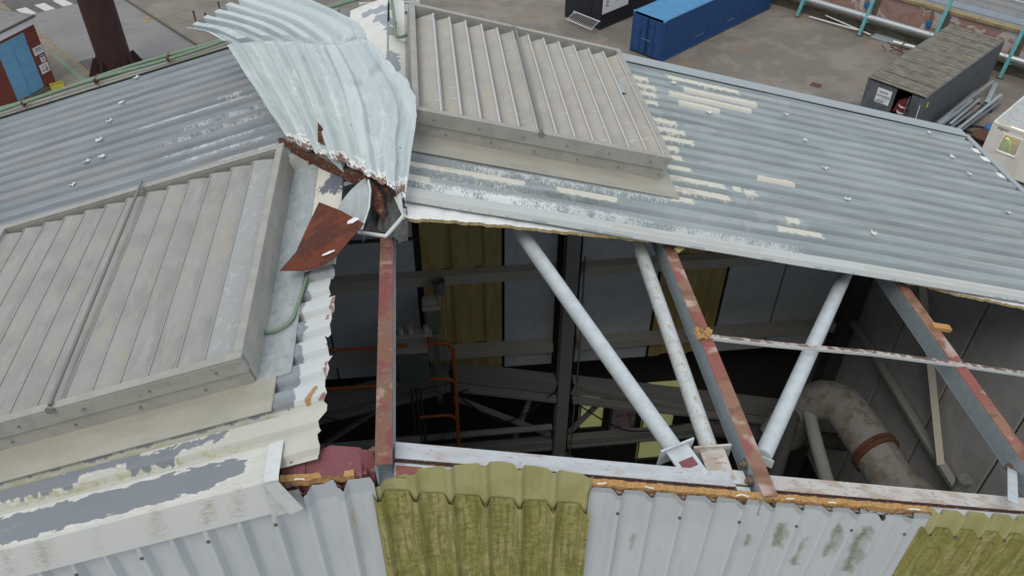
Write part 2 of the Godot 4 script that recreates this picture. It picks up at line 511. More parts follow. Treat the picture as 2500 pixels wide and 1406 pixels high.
	M.cream = uvmat(to_tex(px, w, h), 0.6)

	# gable cladding: u x from -5.6, v y from 17.8
	w = 1408
	h = 256
	ext = Rect2(-5.6, 17.8, 11.2, 2.0)
	nb = noise_bytes(w, h, 0.03, 1, 2, 95)
	fine = noise_bytes(w, h, 0.09, 1, 2, 96)
	px = paint(w, h, rgb(203, 209, 212), [[0.01, 1, 4, 0.35, 0.75, rgb(195, 201, 204), 0.6], [0.05, 1, 8, 0.6, 0.9, rgb(180, 188, 192), 0.4]], 14)
	gr = white_noise(w * h, 7)
	# darker band under the verge, following the slope
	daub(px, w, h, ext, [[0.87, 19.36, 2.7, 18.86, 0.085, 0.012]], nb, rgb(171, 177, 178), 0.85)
	daub(px, w, h, ext, [[-0.45, 19.46, -0.05, 19.5, 0.08, 0.02]], nb, rgb(182, 190, 196), 0.7)
	# algae on the crowns to the right
	for q in [[1.83, 18.87, 18.7, 0.03], [2.125, 18.82, 18.55, 0.035], [2.275, 18.77, 18.4, 0.04], [1.97, 18.72, 18.5, 0.025], [1.68, 18.8, 18.7, 0.02], [1.1, 18.9, 18.75, 0.015]]:
		daub(px, w, h, ext, [[q[0], q[1], q[0], q[2], q[3], 0.03]], fine, rgb(108, 114, 90), 0.95, Color(0, 0, 0, 0), 0.035, gr)
	daub(px, w, h, ext, [[-0.17, 19.3, -0.17, 19.2, 0.006, 0.01], [-0.16, 19.3, -0.15, 18.9, 0.006, 0.006]], fine, rgb(190, 172, 126), 0.8, Color(0, 0, 0, 0), 0.01, gr)
	for k in 60:
		var u := -2.6 + k * 0.0985
		daub(px, w, h, ext, [[u, 18.9 + 0.3 * sin(k * 3.7), u, 18.3, 0.008, 0.012]], fine, rgb(172, 178, 178), 0.6, Color(0, 0, 0, 0), 0.015, gr)
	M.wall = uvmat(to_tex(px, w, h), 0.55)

func make_materials() -> void:
	roof_textures()
	var alu := [[0.007, 1, 1, 0.35, 0.75, rgb(156, 152, 144), 0.7], [0.03, 1, 5, 0.55, 0.85, rgb(180, 176, 168), 0.5], [0.02, 1, 2, 0.62, 0.9, rgb(168, 160, 140), 0.45], [0.05, 5, 1, 0.80, 0.92, rgb(214, 216, 216), 0.7], [0.25, 1, 1, 0.5, 0.9, rgb(140, 138, 134), 0.25]]
	M.blade = tile(rgb(168, 164, 155), alu, 1.3, 0.6, 0.0, 21, 512, 0.0, false)
	M.blade_l = tile(rgb(150, 149, 144), [[0.007, 1, 1, 0.35, 0.75, rgb(138, 137, 133), 0.7], [0.03, 1, 4, 0.55, 0.85, rgb(164, 162, 157), 0.5], [0.015, 1, 3, 0.6, 0.85, rgb(160, 153, 134), 0.55], [0.02, 1, 5, 0.66, 0.9, rgb(128, 127, 126), 0.45], [0.3, 1, 3, 0.72, 0.95, rgb(190, 193, 193), 0.5]], 1.3, 0.6, 0.0, 22, 512, 0.0, false)
	M.blade_edge = mat(rgb(182, 183, 180), 0.5)
	M.chalk_blade = tile(rgb(150, 151, 150), [[0.3, 1, 3, 0.5, 0.9, rgb(190, 194, 196), 0.55], [0.02, 1, 1, 0.5, 0.8, rgb(156, 156, 152), 0.6], [0.03, 1, 2, 0.6, 0.85, rgb(176, 180, 181), 0.5]], 0.9, 0.65, 0.0, 23, 512, 0.0, false)
	M.frame = tile(rgb(160, 158, 151), [[0.01, 1, 1, 0.4, 0.75, rgb(146, 145, 138), 0.6], [0.05, 1, 1, 0.6, 0.9, rgb(160, 158, 150), 0.4], [0.03, 1, 1, 0.7, 0.92, rgb(124, 124, 100), 0.4]], 0.9, 0.55, 0.1, 24, 512, 0.0, false)
	M.flash = tile(rgb(166, 163, 150), [[0.012, 3, 1, 0.35, 0.75, rgb(150, 149, 138), 0.6], [0.06, 1, 1, 0.6, 0.9, rgb(184, 184, 176), 0.4], [0.02, 2, 1, 0.66, 0.9, rgb(146, 146, 112), 0.45]], 1.0, 0.6, 0.0, 25, 512, 0.0, false)
	M.galv = tile(rgb(158, 166, 168), [[0.03, 1, 3, 0.45, 0.8, rgb(186, 192, 194), 0.5], [0.02, 1, 1, 0.6, 0.85, rgb(130, 140, 136), 0.5], [0.03, 1, 1, 0.72, 0.9, rgb(128, 138, 112), 0.4]], 0.8, 0.55, 0.1, 26, 512, 0.0, false)
	M.rod = mat(rgb(128, 126, 122), 0.5, 0.3)
	M.white_paint = tile(rgb(202, 206, 204), [[0.02, 1, 1, 0.45, 0.8, rgb(186, 190, 188), 0.5], [0.06, 1, 1, 0.7, 0.92, rgb(150, 152, 150), 0.5]], 0.7, 0.6, 0.0, 27)
	M.grey_paint = tile(rgb(151, 162, 167), [[0.015, 1, 1, 0.4, 0.75, rgb(138, 149, 155), 0.6], [0.06, 1, 1, 0.68, 0.9, rgb(172, 180, 183), 0.5], [0.09, 1, 1, 0.84, 0.9, rgb(104, 76, 56), 0.8]], 0.6, 0.5, 0.0, 29)
	M.beam = tile(rgb(186, 192, 197), [[0.012, 3, 1, 0.5, 0.8, rgb(170, 170, 170), 0.5], [0.03, 3, 1, 0.62, 0.82, rgb(176, 156, 150), 0.6], [0.05, 3, 1, 0.78, 0.88, rgb(150, 112, 104), 0.7]], 0.8, 0.55, 0.0, 30)
	M.sag = tile(rgb(176, 172, 166), [[0.02, 1, 1, 0.45, 0.55, rgb(86, 62, 50), 0.85], [0.06, 1, 1, 0.6, 0.8, rgb(132, 96, 74), 0.7]], 0.5, 0.8, 0.0, 92, 256)
	M.beam_rusty = tile(rgb(186, 184, 180), [[0.02, 3, 1, 0.4, 0.7, rgb(160, 142, 124), 0.75], [0.06, 3, 1, 0.6, 0.85, rgb(132, 100, 82), 0.7], [0.1, 1, 1, 0.6, 0.9, rgb(200, 190, 176), 0.5]], 0.7, 0.65, 0.0, 31)
	M.rust_top = tile(rgb(138, 104, 86), [[0.005, 1, 1, 0.45, 0.6, rgb(138, 80, 76), 0.85], [0.012, 1, 1, 0.62, 0.75, rgb(112, 84, 66), 0.8], [0.008, 1, 1, 0.66, 0.86, rgb(190, 176, 172), 0.75], [0.12, 1, 1, 0.62, 0.9, rgb(166, 132, 104), 0.4], [0.4, 1, 1, 0.5, 0.9, rgb(96, 68, 56), 0.4]], 1.3, 0.85, 0.0, 32, 512, 4.0)
	M.rust_ridge = tile(rgb(122, 88, 70), [[0.005, 1, 1, 0.52, 0.62, rgb(124, 66, 70), 0.85], [0.012, 1, 1, 0.55, 0.75, rgb(116, 96, 84), 0.6], [0.1, 1, 1, 0.66, 0.9, rgb(176, 142, 104), 0.5], [0.014, 1, 1, 0.68, 0.9, rgb(186, 172, 160), 0.6], [0.4, 1, 1, 0.45, 0.9, rgb(92, 66, 54), 0.45]], 1.4, 0.85, 0.0, 34, 512, 4.0)
	M.tube = tile(rgb(190, 198, 202), [[0.012, 1, 1, 0.4, 0.8, rgb(174, 183, 187), 0.7], [0.03, 1, 1, 0.66, 0.84, rgb(166, 168, 164), 0.5], [0.1, 1, 1, 0.79, 0.85, rgb(128, 120, 110), 0.75], [0.25, 1, 1, 0.84, 0.9, rgb(104, 84, 68), 0.85]], 0.6, 0.45, 0.0, 33)
	M.tube_rusty = tile(rgb(188, 195, 196), [[0.015, 1, 1, 0.55, 0.8, rgb(166, 164, 154), 0.6], [0.04, 1, 3, 0.72, 0.8, rgb(166, 124, 66), 0.85], [0.12, 1, 1, 0.74, 0.84, rgb(120, 104, 90), 0.75]], 0.55, 0.55, 0.0, 36)
	M.maroon = tile(rgb(121, 66, 74), [[0.02, 1, 1, 0.5, 0.8, rgb(112, 74, 72), 0.7], [0.06, 1, 1, 0.68, 0.86, rgb(148, 116, 96), 0.75], [0.14, 1, 1, 0.74, 0.9, rgb(190, 172, 156), 0.6]], 0.5, 0.7, 0.0, 37)
	M.rust_plate = tile(rgb(104, 50, 32), [[0.008, 1, 1, 0.42, 0.62, rgb(72, 38, 28), 0.85], [0.04, 1, 1, 0.6, 0.85, rgb(136, 74, 42), 0.6], [0.05, 1, 1, 0.7, 0.8, rgb(58, 34, 26), 0.8]], 0.9, 0.9, 0.0, 38, 512, 3.0)
	M.rust_dark = tile(rgb(92, 52, 34), [[0.03, 1, 1, 0.45, 0.7, rgb(58, 36, 28), 0.8], [0.07, 1, 1, 0.62, 0.8, rgb(150, 100, 56), 0.7], [0.03, 1, 1, 0.72, 0.8, rgb(206, 196, 180), 0.85]], 0.4, 0.95, 0.0, 39, 512, 4.0)
	M.felt = tile(rgb(92, 92, 90), [[0.03, 1, 1, 0.45, 0.8, rgb(66, 66, 66), 0.7], [0.06, 1, 1, 0.7, 0.88, rgb(140, 140, 138), 0.5]], 0.4, 0.95, 0.0, 40, 256, 4.0)
	M.fibre = tile(rgb(178, 140, 92), [[0.05, 1, 1, 0.4, 0.75, rgb(150, 110, 66), 0.7], [0.16, 1, 1, 0.6, 0.85, rgb(210, 170, 112), 0.6], [0.04, 1, 1, 0.7, 0.85, rgb(128, 112, 52), 0.6]], 0.35, 1.0, 0.0, 41, 256, 6.0)
	M.fibre_pale = tile(rgb(186, 166, 120), [[0.05, 1, 1, 0.4, 0.75, rgb(164, 140, 94), 0.6], [0.16, 1, 1, 0.6, 0.85, rgb(214, 200, 160), 0.6]], 0.35, 1.0, 0.0, 42, 256, 6.0)
	M.board = tile(rgb(224, 225, 224), [[0.02, 2, 1, 0.5, 0.85, rgb(200, 201, 202), 0.5], [0.09, 2, 1, 0.74, 0.9, rgb(140, 142, 146), 0.5]], 0.8, 0.7, 0.0, 43)
	M.star = mat(rgb(206, 207, 200), 0.7)
	M.grp = tile(rgb(178, 174, 124), [[0.012, 1, 2, 0.4, 0.75, rgb(158, 154, 98), 0.6], [0.04, 1, 4, 0.6, 0.85, rgb(188, 182, 130), 0.5], [0.1, 1, 1, 0.76, 0.9, rgb(132, 134, 78), 0.4]], 0.9, 0.45, 0.0, 44)
	M.moss = tile(rgb(174, 165, 113), [[0.012, 1, 5, 0.35, 0.65, rgb(146, 143, 75), 0.8], [0.03, 1, 2, 0.5, 0.7, rgb(130, 125, 73), 0.6], [0.06, 1, 14, 0.5, 0.75, rgb(112, 115, 53), 0.75], [0.2, 1, 2, 0.5, 0.8, rgb(186, 177, 121), 0.55], [0.35, 1, 1, 0.5, 0.85, rgb(118, 117, 59), 0.6]], 0.9, 0.95, 0.0, 45, 512, 4.0)
	M.gutter = mat(rgb(150, 160, 164), 0.5)
	M.dark_gap = mat(rgb(38, 38, 38), 0.9)
	M.green_cable = tile(rgb(112, 134, 112), [[0.05, 4, 1, 0.5, 0.8, rgb(140, 152, 120), 0.6], [0.1, 1, 1, 0.75, 0.9, rgb(72, 82, 66), 0.7]], 0.5, 0.7, 0.0, 46, 256)
	M.bolt = tile(rgb(112, 92, 80), [[0.1, 1, 1, 0.5, 0.8, rgb(150, 140, 130), 0.6]], 0.1, 0.6, 0.3, 47, 128)
	M.wood = tile(rgb(176, 132, 82), [[0.03, 1, 8, 0.4, 0.8, rgb(150, 106, 60), 0.6]], 0.2, 0.9, 0.0, 48, 128)
	# inside
	M.liner = tile(rgb(204, 209, 214), [[0.01, 1, 1, 0.4, 0.8, rgb(192, 197, 202), 0.6], [0.03, 1, 4, 0.65, 0.9, rgb(184, 180, 172), 0.4]], 1.4, 0.8, 0.0, 50)
	M.liner_dark = tile(rgb(184, 184, 186), [[0.01, 1, 1, 0.4, 0.8, rgb(170, 170, 172), 0.6], [0.03, 1, 4, 0.65, 0.9, rgb(188, 184, 178), 0.4]], 1.4, 0.85, 0.0, 51)
	M.old_grp = tile(rgb(188, 170, 112), [[0.012, 1, 5, 0.4, 0.75, rgb(174, 152, 86), 0.7], [0.03, 1, 8, 0.6, 0.85, rgb(200, 190, 150), 0.6]], 1.1, 0.7, 0.0, 52)
	M.dust = tile(rgb(194, 188, 178), [[0.05, 1, 1, 0.45, 0.8, rgb(170, 164, 154), 0.7], [0.15, 1, 1, 0.62, 0.88, rgb(150, 142, 130), 0.5]], 0.5, 0.95, 0.0, 53)
	M.steel_in = tile(rgb(152, 152, 150), [[0.04, 1, 1, 0.45, 0.8, rgb(128, 126, 122), 0.7], [0.1, 1, 1, 0.7, 0.9, rgb(150, 146, 138), 0.5]], 0.6, 0.8, 0.0, 54)
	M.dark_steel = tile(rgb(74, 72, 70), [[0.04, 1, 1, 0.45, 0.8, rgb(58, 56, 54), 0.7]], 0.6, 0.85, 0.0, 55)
	M.orange = tile(rgb(186, 104, 50), [[0.04, 1, 1, 0.55, 0.8, rgb(160, 84, 40), 0.6], [0.12, 1, 1, 0.74, 0.9, rgb(150, 124, 92), 0.7]], 0.4, 0.6, 0.0, 56, 256)
	M.dusty_box = tile(rgb(122, 126, 118), [[0.04, 1, 1, 0.45, 0.8, rgb(96, 102, 98), 0.7], [0.12, 1, 1, 0.68, 0.88, rgb(168, 166, 156), 0.6]], 0.4, 0.85, 0.0, 57, 256)
	M.green_box = tile(rgb(96, 110, 104), [[0.03, 1, 2, 0.45, 0.8, rgb(104, 96, 72), 0.7], [0.1, 1, 1, 0.7, 0.9, rgb(142, 142, 132), 0.5]], 0.4, 0.8, 0.0, 58, 256)
	M.duct = tile(rgb(136, 137, 133), [[0.009, 1, 1, 0.55, 0.68, rgb(108, 92, 74), 0.7], [0.05, 1, 1, 0.64, 0.82, rgb(138, 124, 106), 0.5], [0.12, 1, 1, 0.72, 0.9, rgb(170, 168, 162), 0.4]], 0.8, 0.8, 0.0, 59)
	var pane := mat(rgb(228, 228, 190), 0.5)
	pane.backlight_enabled = true
	pane.backlight = rgb(255, 255, 208)
	M.pane = pane
	var pane2 := tile(rgb(206, 196, 196), [[0.02, 1, 1, 0.5, 0.8, rgb(150, 132, 132), 0.7], [0.1, 1, 1, 0.66, 0.86, rgb(96, 84, 84), 0.6]], 0.8, 0.6, 0.0, 60, 256)
	pane2.backlight_enabled = true
	pane2.backlight = rgb(205, 195, 195)
	M.pane_dirty = pane2
	# yard
	M.concrete = tile(rgb(126, 119, 110), [[0.003, 1, 1, 0.35, 0.65, rgb(106, 100, 92), 0.75], [0.009, 2, 1, 0.55, 0.75, rgb(104, 99, 90), 0.5], [0.012, 1, 1, 0.5, 0.8, rgb(136, 129, 120), 0.55], [0.02, 1, 1, 0.62, 0.85, rgb(114, 106, 82), 0.5], [0.007, 1, 1, 0.7, 0.85, rgb(138, 114, 86), 0.45], [0.15, 1, 1, 0.5, 0.9, rgb(130, 124, 116), 0.35]], 25.0, 0.95, 0.0, 70, 1024)
	M.concrete.roughness = 0.8
	M.asphalt = tile(rgb(128, 127, 126), [[0.006, 1, 1, 0.4, 0.75, rgb(120, 119, 118), 0.7], [0.02, 1, 1, 0.66, 0.85, rgb(108, 106, 104), 0.5], [0.2, 1, 1, 0.5, 0.9, rgb(136, 134, 132), 0.4]], 11.0, 0.95, 0.0, 71)
	M.asphalt_dark = tile(rgb(94, 93, 92), [[0.02, 1, 1, 0.4, 0.8, rgb(84, 82, 80), 0.7], [0.2, 1, 1, 0.5, 0.9, rgb(106, 104, 102), 0.4]], 6.0, 0.95, 0.0, 72, 256)
	M.pavement = tile(rgb(130, 124, 112), [[0.02, 1, 1, 0.4, 0.8, rgb(116, 112, 96), 0.7], [0.1, 1, 1, 0.6, 0.9, rgb(142, 138, 128), 0.4]], 5.0, 0.95, 0.0, 73, 256)
	M.line = tile(rgb(196, 194, 188), [[0.06, 1, 1, 0.62, 0.8, rgb(140, 138, 134), 0.7]], 2.0, 0.8, 0.0, 74, 256)
	M.brick = tile(rgb(116, 58, 46), [[0.08, 8, 1, 0.45, 0.75, rgb(98, 46, 38), 0.7], [0.2, 6, 1, 0.62, 0.85, rgb(136, 84, 68), 0.6]], 2.0, 0.9, 0.0, 75, 256)
	M.blue_door = tile(rgb(104, 156, 190), [[0.02, 1, 1, 0.4, 0.8, rgb(94, 146, 182), 0.6]], 2.0, 0.6, 0.0, 76, 128)
	M.stack = tile(rgb(58, 34, 32), [[0.02, 1, 2, 0.4, 0.8, rgb(48, 28, 27), 0.7], [0.08, 1, 1, 0.7, 0.9, rgb(74, 44, 38), 0.5]], 3.0, 0.85, 0.0, 77, 256)
	M.blue = tile(rgb(24, 66, 116), [[0.02, 1, 2, 0.4, 0.8, rgb(20, 58, 104), 0.6], [0.1, 1, 1, 0.7, 0.9, rgb(34, 80, 130), 0.4]], 3.0, 0.55, 0.0, 78, 256)
	M.blue_roof = tile(rgb(72, 132, 172), [[0.02, 1, 2, 0.4, 0.8, rgb(62, 120, 162), 0.6], [0.06, 1, 1, 0.68, 0.9, rgb(92, 148, 180), 0.4]], 4.0, 0.7, 0.0, 79, 256)
	M.black = tile(rgb(28, 30, 40), [[0.02, 1, 1, 0.4, 0.8, rgb(22, 24, 34), 0.6]], 3.0, 0.5, 0.0, 80, 128)
	M.grey_box = tile(rgb(86, 90, 96), [[0.03, 1, 4, 0.45, 0.8, rgb(70, 73, 78), 0.7], [0.05, 1, 3, 0.68, 0.88, rgb(108, 112, 112), 0.5]], 3.0, 0.7, 0.0, 81, 256)
	M.moss_roof = tile(rgb(116, 112, 103), [[0.03, 1, 4, 0.4, 0.7, rgb(88, 85, 79), 0.8], [0.06, 1, 9, 0.5, 0.8, rgb(136, 131, 117), 0.6], [0.08, 1, 7, 0.64, 0.85, rgb(172, 165, 136), 0.7], [0.014, 1, 1, 0.62, 0.85, rgb(116, 112, 68), 0.5]], 4.0, 0.95, 0.0, 82, 512)
	M.white_cabin = tile(rgb(208, 206, 198), [[0.02, 1, 3, 0.5, 0.85, rgb(190, 188, 180), 0.5]], 3.0, 0.6, 0.0, 83, 128)
	M.cabin_roof = tile(rgb(168, 172, 172), [[0.03, 1, 1, 0.45, 0.8, rgb(150, 154, 152), 0.6], [0.05, 1, 1, 0.7, 0.9, rgb(146, 140, 118), 0.5]], 3.0, 0.7, 0.0, 84, 128)
	M.peeling = tile(rgb(150, 122, 114), [[0.006, 1, 1, 0.48, 0.52, rgb(190, 184, 180), 0.85], [0.02, 1, 1, 0.62, 0.66, rgb(140, 106, 94), 0.75], [0.06, 1, 1, 0.68, 0.8, rgb(118, 108, 98), 0.7]], 9.0, 0.9, 0.0, 85)
	M.cap_stone = tile(rgb(146, 130, 98), [[0.03, 2, 1, 0.45, 0.8, rgb(118, 104, 78), 0.7]], 3.0, 0.95, 0.0, 86, 256)
	M.dark_stone = tile(rgb(92, 88, 76), [[0.03, 2, 1, 0.45, 0.8, rgb(66, 64, 52), 0.7], [0.05, 1, 1, 0.66, 0.85, rgb(84, 92, 52), 0.6]], 3.0, 0.95, 0.0, 87, 256)
	M.teal = tile(rgb(92, 160, 164), [[0.03, 1, 2, 0.5, 0.85, rgb(70, 122, 120), 0.6], [0.1, 1, 1, 0.74, 0.9, rgb(92, 84, 70), 0.6]], 1.5, 0.6, 0.0, 88, 256)
	M.silver = tile(rgb(186, 192, 194), [[0.03, 1, 1, 0.5, 0.85, rgb(160, 168, 170), 0.5]], 1.5, 0.35, 0.7, 89, 128)
	M.bare = tile(rgb(138, 148, 156), [[0.05, 4, 1, 0.5, 0.85, rgb(112, 122, 132), 0.6]], 1.5, 0.45, 0.5, 90, 128)
	M.red = mat(rgb(196, 34, 52), 0.6)
	M.yellow = mat(rgb(196, 184, 62), 0.7)
	M.sign_white = mat(rgb(214, 216, 218), 0.5)
	M.ink = mat(rgb(36, 38, 46), 0.7)
	M.sign_blue = mat(rgb(48, 96, 150), 0.6)
	M.rusty_iron = tile(rgb(96, 62, 44), [[0.06, 1, 1, 0.45, 0.8, rgb(70, 46, 36), 0.7]], 0.8, 0.9, 0.0, 91, 128)
	M.hose = mat(rgb(42, 44, 48), 0.6)
	M.blue_plastic = mat(rgb(60, 112, 178), 0.5)
	M.glass = mat(Color(0.75, 0.8, 0.8, 0.25), 0.05)
	M.glass.transparency = BaseMaterial3D.TRANSPARENCY_ALPHA
	M.room = mat(rgb(170, 150, 60), 0.8)
	M.hivis = mat(rgb(150, 190, 40), 0.8)
	M.maroon_cloth = mat(rgb(110, 34, 38), 0.9)

# ---------- corrugated sheeting ----------
# one pitch of trapezoid with rounded bends: [phase, height]; crown centred on phase 0
const PROF := [[-0.5, 0.0], [-0.405, 0.0], [-0.385, 0.06], [-0.285, 0.94], [-0.265, 1.0], [0.0, 1.0], [0.265, 1.0], [0.285, 0.94], [0.385, 0.06], [0.405, 0.0]]
const WPROF := [[-0.5, 1.0], [-0.455, 1.0], [-0.43, 0.92], [-0.335, 0.07], [-0.305, 0.0], [0.0, 0.0], [0.305, 0.0], [0.335, 0.07], [0.43, 0.92], [0.455, 1.0]]

func profile(from: float, to: float, crown: float, pitch: float, prof: Array) -> Array:   # [[position, height]]
	var out := []
	var k := floori((from - crown) / pitch) - 1
	while crown + k * pitch < to + pitch:
		for p in prof:
			var x: float = crown + (k + p[0]) * pitch
			if x > from and x < to:
				out.append([x, p[1]])
		k += 1
	out.push_front([from, out[0][1]])
	out.append([to, out[-1][1]])
	return out

func roof_sheet(side: float, s0: float, s1: float, z0: float, z1: float, lift: float, segs: int, m: Material, torn := 0.0, depth := 0.030) -> MB:
	var mb := MB.new()
	var P := []
	var U := []
	var wob := FastNoiseLite.new()
	wob.seed = 5
	wob.frequency = 0.35
	var rag := FastNoiseLite.new()
	rag.seed = 9
	rag.frequency = 4.0
	for q in profile(z0, z1, -4.31, PITCH, PROF):
		var row := []
		var ur := []
		var a: float = s0 + (rag.get_noise_2d(q[0] * 1.2, 1.0) * torn * 1.3 + rag.get_noise_2d(q[0] * 5.0, 4.0) * torn * 0.5 + (torn * 0.35 * (1.0 - q[1])))
		for i in segs + 1:
			var s := lerpf(a, s1, float(i) / segs)
			var h: float = -depth + depth * q[1] + lift + wob.get_noise_2d(s * 2.0, q[0] * 3.0) * 0.006
			row.append(rp(side, s, q[0], h))
			ur.append(Vector2((s - RX.position.x) / RX.size.x, (q[0] - RX.position.y) / RX.size.y))
		if side > 0:
			row.reverse()
			ur.reverse()
		P.append(row)
		U.append(ur)
	P.reverse()
	U.reverse()
	# both faces, 3 mm apart, so that the torn ends have an edge
	mb.grid(P, U)
	return mb

func flip(P: Array) -> Array:
	var q := P.duplicate()
	q.reverse()
	return q

# upright sheet in a plane; x0..x1 along `along` from `org`, out along `out`
func wall_sheet(org: Vector3, along: Vector3, out: Vector3, x0: float, x1: float, ybot: float, ytop: Callable, crown: float, depth := 0.034, prof := WPROF, pitch := 0.1475) -> MB:
	var mb := MB.new()
	var P := []
	var U := []
	for q in profile(x0, x1, crown, pitch, prof):
		var row := []
		var ur := []
		var top: float = ytop.call(q[0], q[1])
		var ys := [ybot]
		if top - 1.6 > ybot:
			ys.append(top - 1.6)
		for k in 6:
			ys.append(lerpf(ys[-1] if k == 0 else ys[-1], top, 1.0 / (6 - k)))
		for y in ys:
			row.append(org + along * q[0] + Vector3.UP * y + out * (q[1] * depth - depth))
			ur.append(Vector2((q[0] + 5.6) / 11.2, (y - 17.8) / 2.0))
		P.append(row)
		U.append(ur)
	mb.grid(P, U)
	return mb

func verge_y(x: float) -> float:
	return YR - absf(x) * SA / CA

func channel(a: Vector3, b: Vector3, h: float, w: float, t: float, side: Vector3, up: Vector3) -> Array:
	# three plates of a channel: web at -side, flanges towards +side; returns [flange_top, web, flange_bottom]
	var z := (b - a).normalized()
	var parts := []
	var len2 := (b - a).length() / 2
	var c := (a + b) / 2
	var B := Basis(side, up, side.cross(up))
	if absf(B.z.dot(z)) < 0.5:
		B = Basis(side, up, z)
	parts.append(box1(c - up * t / 2, Vector3(w, t, len2 * 2), B, 0.002))
	parts.append(box1(c - up * (h / 2) - side * (w / 2 - t / 2), Vector3(t, h - 2 * t - 0.001, len2 * 2), B, 0.002))
	parts.append(box1(c - up * (h - t / 2), Vector3(w, t, len2 * 2), B, 0.002))
	return parts

func bolt(parent: Node3D, at: Vector3, dir: Vector3, r := 0.017) -> void:
	var mb := MB.new()
	mb.tube([at, at + dir * 0.006], r * 1.35, 14)
	mb.tube([at + dir * 0.006, at + dir * 0.022], r, 6)
	mb.tube([at + dir * 0.02, at + dir * 0.034], r * 0.5, 8)
	obj("bolt", mb, M.bolt, parent)

func ragged_slab(parent: Node3D, called: String, top: Material, edge: Material, inner: Array, outer: Array, t: float, label := "") -> void:
	# slab between two polylines on top, thickness t downwards; its outer edge in another material
	var mb := MB.new()
	var me := MB.new()
	for i in inner.size() - 1:
		mb.quad_out(inner[i], inner[i + 1], outer[i + 1], outer[i], Vector3.UP)
		var d := Vector3.DOWN * t
		me.quad_out(outer[i], outer[i + 1], outer[i + 1] + d, outer[i] + d, outer[i] - inner[i])
		me.quad_out(inner[i] + d, inner[i + 1] + d, outer[i + 1] + d, outer[i] + d, Vector3.DOWN)
	var o := obj(called, mb, top, parent, label)
	obj("torn_edge", me, edge, o)

